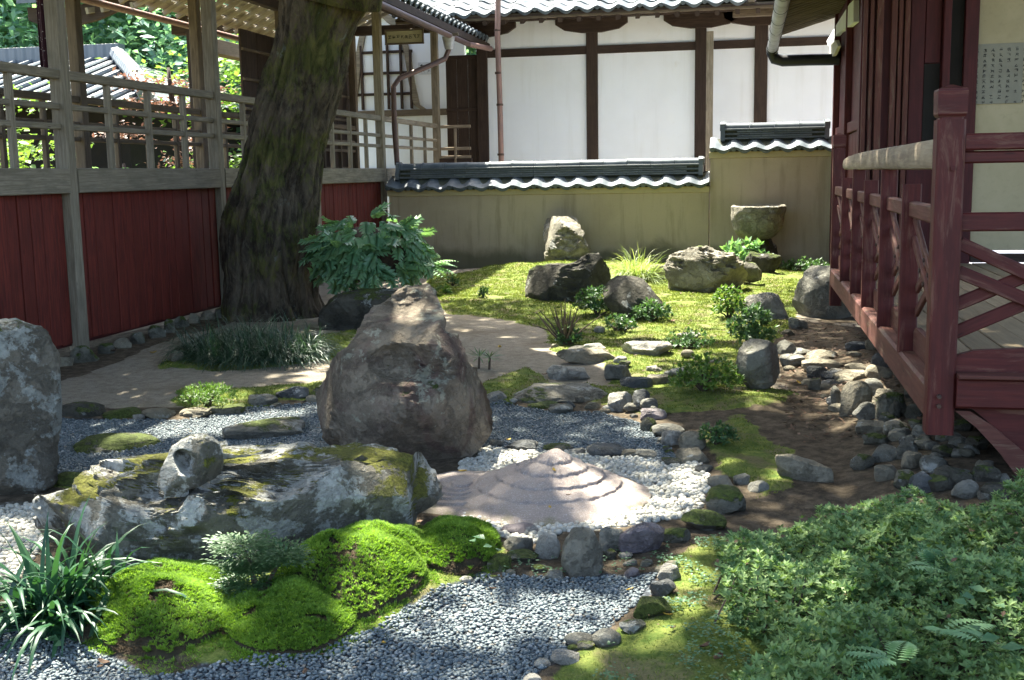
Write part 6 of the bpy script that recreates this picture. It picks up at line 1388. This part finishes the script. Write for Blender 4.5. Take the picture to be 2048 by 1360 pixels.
# azalea in the right foreground
AZ = [(1425, 1085), (1440, 1050), (1500, 1010), (1640, 975), (1720, 1000), (1830, 985), (1950, 1030), (2120, 1030), (2250, 1120), (2250, 1430), (1400, 1430), (1390, 1350), (1500, 1290), (1560, 1230), (1480, 1170), (1425, 1130)]
AW = np.array([onz(x, y, .22)[:2] for x, y in AZ]); lo, hi = AW.min(0), AW.max(0); n0 = 16000
P = np.column_stack([rng.uniform(lo[0], hi[0], n0), rng.uniform(lo[1], hi[1], n0)]); J = np.array([(mn.noise(Vector((x * 5, y * 5, 1))), mn.noise(Vector((x * 5, y * 5, 9)))) for x, y in P]) * .10
P = P[inpoly(P + J, AW)]; P = P[inview(P, 160)]
hz2 = np.array([.22 + .17 * mn.noise(Vector((x * 2.6, y * 2.6, 5))) + .06 * mn.noise(Vector((x * 7, y * 7, 2))) for x, y in P])
ed = np.min(np.stack([np.hypot(P[:, 0] - (a[0] + (b_[0] - a[0]) * t), P[:, 1] - (a[1] + (b_[1] - a[1]) * t)) for a, b_ in zip(AW, np.roll(AW, -1, 0)) for t in (0, .25, .5, .75)]), 0)
hz2 *= np.clip(.42 + ed * 4, 0, 1); dn = rng.random(len(P)) ** 1.5 * .20; Z = gzv(P) + np.maximum(hz2 - dn, .02)
azt = thing('azalea', 'wide low azalea with small whorled leaves filling the right foreground', 'shrub', (AW[:, 0].mean(), AW[:, 1].mean(), 0))
B3 = np.column_stack([P, Z]); sc_ = np.array([.8 + .3 * rng.random() for _ in P]); tnt = np.clip(.5 + .3 * np.array([mn.noise(Vector((x * 3, y * 3, 12))) for x, y in P]) + rng.normal(size=len(P)) * .28, 0, 1)
u = np.array([proj(p_) for p_ in B3]); vis = (u[:, 0] > 4) & (u[:, 0] < IW - 4) & (u[:, 1] < IH - 4) & (dn < .03); od = np.argsort(np.hypot(P[:, 0], P[:, 1]) + (~vis) * 1e3); first, rest = od[:300], od[300:]
def whorl(n_whorl, Bp, axis, s, tint, k=6):
    a = np.tile(np.arange(k) * 2 * np.pi / k, n_whorl) + np.repeat(rng.uniform(0, 6.3, n_whorl), k); e = rng.uniform(.15, .9, n_whorl * k); ax = np.repeat(axis, k, 0); t1 = np.cross(ax, [0.31, .9, .2]); t1 /= np.linalg.norm(t1, axis=1, keepdims=True); t2 = np.cross(ax, t1)
    D = (t1 * np.cos(a)[:, None] + t2 * np.sin(a)[:, None]) * np.cos(e)[:, None] + ax * np.sin(e)[:, None]; L = np.repeat(s, k) * rng.uniform(.018, .031, n_whorl * k)
    V, Fq = leaf_cards(np.repeat(Bp, k, 0), ax, D, L, L * .42, .2); return V, Fq, np.repeat(np.clip(np.repeat(tint, k) + rng.normal(size=n_whorl * k) * .1, 0, 1), 4)
ax_ = rdir(len(P)) * .45 + np.array([0, -.15, 1.0]); ax_ /= np.linalg.norm(ax_, axis=1, keepdims=True)
V, Fq, tt = whorl(len(rest), B3[rest], ax_[rest], sc_[rest], tnt[rest]); o = put('foliage', mesh_np('foliage', V, Fq, M['azalea'], False, tt), azt); o['kind'] = 'stuff'
wv = []
for q in range(10): V, Fq, tt = whorl(1, np.zeros((1, 3)), np.array([[0, 0, 1.]]), np.ones(1), np.array([.2 + .07 * q]), 6 + q % 2); wv.append(mesh_np('leaf_cluster', V, Fq, M['azalea'], False, tt))
for q, i in enumerate(first): put('leaf_cluster', wv[q % 10], azt, B3[i], (rng.normal() * .35, rng.normal() * .35, rng.uniform(0, 6.3)), (sc_[i] * 1.05,) * 3)
mb = MB()
for i in range(160):
    q = Vector(B3[rng.integers(len(P))]); r_ = q + Vector(rng.normal(size=3) * np.array([.08, .08, 0])); r_.z = gz(r_.x, r_.y) - .02; mb.tube([tuple(r_), tuple(r_.lerp(q, .6) + Vector((.01, 0, .02))), tuple(q)], [.005, .004, .002], 4)
tag(mb.part('stem', M['twig'], azt, True), kind='stuff'); q = rng.integers(len(P), size=150); PB = B3[q] + np.array([0, 0, .012]); a = rng.uniform(0, 6.3, 150); V, Fq = leaf_cards(PB, np.tile([0, 0, 1.], (150, 1)) + rdir(150) * .5, np.column_stack([np.cos(a), np.sin(a), rng.normal(size=150) * .3]), rng.uniform(.018, .034, 150), rng.uniform(.008, .015, 150))
tag(put('dead_leaves', mesh_np('dead_leaves', V, Fq, M['litter']), azt), kind='stuff'); print('azalea', len(P))
# broad leafed weeds and small ground leaves
def leafy(name, label, pts, zs, L, mat, cat='plant', group=None):
    c = onz(*pts[0], 0); t = thing(name, label, cat, c, group)
    for (px, py), z in zip(pts, zs):
        p = np.array([onz(px, py, z)]); a = rng.uniform(0, 6.3); V, Fq = leaf_cards(p, np.array([[.1, -.3, 1]]), np.array([[math.cos(a), math.sin(a), .15]]), L * rng.uniform(.8, 1.2), L * .75, .15); put('leaf', mesh_np('leaf', V, Fq, M[mat], False, np.full(4, rng.uniform(.3, 1))), t)
leafy('weed', 'broad leaved weed poking out near the top of the azalea', [(1950, 1195), (1975, 1185), (1935, 1210), (1990, 1210)], [.3, .31, .3, .29], .05, 'clover'); leafy('weed', 'heart leaved weed lower in the azalea at right', [(1940, 1250), (1960, 1280), (2000, 1295), (2025, 1180), (2040, 1160)], [.29, .3, .28, .3, .3], .055, 'clover')
leafy('weed', 'pale star leafed weed at the right tip of the moss cushions', [(950, 1072), (970, 1078), (985, 1092), (1000, 1098), (940, 1080)], [.16, .15, .12, .10, .14], .045, 'clover'); leafy('weed', 'round leaved creeper under the strap leaved clump', [(112, 1250), (100, 1275), (118, 1280), (95, 1262), (108, 1292)], [.04, .03, .03, .03, .02], .045, 'clover')
n0 = 5200; Q = np.concatenate([polyz([(1330, 1120), (1440, 1080), (1560, 1240), (1560, 1400), (1060, 1400), (1240, 1300), (1340, 1210)]), ]); P = np.column_stack([rng.uniform(-.8, .9, n0), rng.uniform(3.0, 5.0, n0)])
cl_ = np.array([mn.noise(Vector((x * 5, y * 5, 31))) for x, y in P]); P = P[inpoly(P, Q) & (cl_ > .0)]; P = P[~occupied(P)]
P2_ = np.column_stack([rng.uniform(-2.2, .4, 2500), rng.uniform(4.2, 5.0, 2500)]); Q2 = polyz([(1000, 1120), (1340, 1100), (1340, 1150), (1000, 1155)]); P2_ = P2_[inpoly(P2_, Q2)][:90]; P = np.concatenate([P, P2_])
P3 = np.repeat(P, 3, 0) + rng.normal(size=(len(P) * 3, 2)) * .006; n = len(P3); a = rng.uniform(0, 6.3, n); V, Fq = leaf_cards(np.column_stack([P3, gzv(P3) + rng.uniform(.01, .03, n)]), np.tile([0, 0, 1.], (n, 1)) + rdir(n) * .3, np.column_stack([np.cos(a), np.sin(a), rng.normal(size=n) * .2]), rng.uniform(.010, .018, n), rng.uniform(.008, .014, n))
tag(put('ground_cover', mesh_np('ground_cover', V, Fq, M['clover'], False, np.repeat(rng.random(n), 4))), 'small round leaved ground cover on the front right moss', None, None, 'stuff'); print('cover', n)
# low green on the far right ground and litter of twigs on the soil
P = np.column_stack([rng.uniform(-.8, 1.6, 30000), rng.uniform(6.5, 13.5, 30000)]); P = P[zone(P, [polyz([(1550, 640), (1720, 655), (1920, 740), (1900, 980), (1650, 965), (1570, 890), (1560, 720)])])]; P = P[~occupied(P)][:1500]; n = len(P); a = rng.uniform(0, 6.3, n)
V, Fq = leaf_cards(np.column_stack([P, gzv(P) + rng.uniform(.003, .02, n)]), np.tile([0, 0, 1.], (n, 1)) + rdir(n) * .4, np.column_stack([np.cos(a), np.sin(a), rng.normal(size=n) * .25]), rng.uniform(.02, .06, n), rng.uniform(.01, .025, n))
tag(put('leaf_litter', mesh_np('leaf_litter', V, Fq, M['litter'], False, np.repeat(rng.random(n), 4))), 'brown leaf litter on the dark soil under the veranda', None, None, 'stuff')
P = np.column_stack([rng.uniform(-5.5, 1.2, 9000), rng.uniform(3, 17.5, 9000)]); P = P[zone(P, PM)]; P = P[~occupied(P)][:1100]; n = len(P); a = rng.uniform(0, 6.3, n); dd = np.hypot(P[:, 0], P[:, 1])
V, Fq = leaf_cards(np.column_stack([P, gzv(P) + rng.uniform(.008, .02, n)]), np.tile([0, 0, 1.], (n, 1)) + rdir(n) * .4, np.column_stack([np.cos(a), np.sin(a), rng.normal(size=n) * .25]), rng.uniform(.015, .035, n) * np.clip(dd / 7, .7, 1.6), rng.uniform(.007, .014, n) * np.clip(dd / 7, .7, 1.6))
tag(put('moss_litter', mesh_np('moss_litter', V, Fq, M['litter'], False, np.repeat(rng.random(n), 4))), 'tiny fallen brown leaves scattered over the moss', None, None, 'stuff')
# fallen leaves
FL = [(1260, 1185, 'litter_y', .036, 'curled yellow leaf on the front gravel'), (768, 1293, 'litter_y', .03, 'yellow leaf on the gravel right of the moss cushions'), (1000, 697, 'litter_y', .07, 'orange yellow leaf on the sandy path'), (1335, 1236, 'litter_y', .034, 'pale yellow leaf standing on the front moss'), (1017, 884, 'litter_y', .04, 'yellow leaf lying on the dark stone behind the sand cone'),
      (208, 1332, 'litter', .045, 'red brown leaf on the gravel near the bottom edge left'), (985, 1183, 'litter', .03, 'brown leaf on the gravel below the front rim'), (610, 1350, 'litter', .03, 'brown leaf at the bottom edge of the picture'), (1410, 1300, 'litter', .05, 'reddish leaf on the front right moss'), (1436, 1322, 'litter', .05, 'tan leaf beside the reddish leaf on the front right moss'), (1345, 1262, 'litter', .03, 'small brown leaf on the moss below the pale yellow leaf'),
      (1100, 1020, 'litter_y', .028, 'tan leaf on the lower slope of the sand cone'), (1108, 945, 'litter_y', .03, 'yellow leaf on the upper slope of the sand cone'), (1137, 995, 'litter', .022, 'dark red leaf on the sand cone step'), (600, 920, 'litter', .07, 'curled brown leaf on the long boulder near the upright rock'), (925, 947, 'litter_y', .05, 'tan leaf on the raked sand mound'), (222, 948, 'litter', .045, 'brown curled leaf on the left end of the long boulder'), (360, 702, 'litter', .10, 'brown leaf on the shaded dirt'), (228, 705, 'litter', .12, 'dark brown leaf by the foundation stones'), (307, 708, 'litter_y', .06, 'small yellow leaf on the shaded dirt'),
      (1600, 770, 'litter_y', .06, 'orange leaf on the soil right of the ball shaped rock'), (1345, 645, 'litter', .08, 'brown leaf on the bright moss'), (1090, 752, 'litter', .05, 'brown leaf on the moss by the white stone'), (660, 660, 'litter', .10, 'brown leaf under the fern bush'), (1590, 950, 'litter', .05, 'brown leaf in the dirt bank beside the log like stone'), (975, 868, 'litter', .035, 'small brown leaf right of the upright rock'), (200, 1340, 'litter', .03, 'small dark leaf near the bottom left gravel'), (840, 1050, 'litter', .045, 'upright brown leaf against the end of the long boulder')]
ZL = {(1100, 1020): .05, (1108, 945): .15, (1137, 995): .09, (600, 920): .33, (222, 948): .36, (925, 947): .05, (1017, 884): .09, (840, 1050): .2}
for px, py, mt, L, lb in FL:
    p = onz(px, py, ZL[(px, py)]) if (px, py) in ZL else gpt(px, py); z = p.z + .012; a = rng.uniform(0, 6.3); mb = MB(); bend = rng.uniform(.1, .35)
    def lf(u, v, L=L, bend=bend): w = L * .26 * math.sin(math.pi * min(.98, .04 + .93 * u)) ** .8; y = (v - .5) * 2; return ((u - .5) * L, y * w, bend * L * (u - .5) ** 2 * 2 + .10 * L * abs(y))
    mb.grid(lf, 6, 4); o = put('fallen_leaf', mb.mesh('fallen_leaf', M[mt], 'all', False), None, (p.x, p.y, z), (rng.normal() * .15, rng.normal() * .15, a)); tag(o, lb, 'leaf', 'fallen leaves'); sm = o.modifiers.new('thickness', 'SOLIDIFY'); sm.thickness = .0008
print('objects', len(SC.objects))
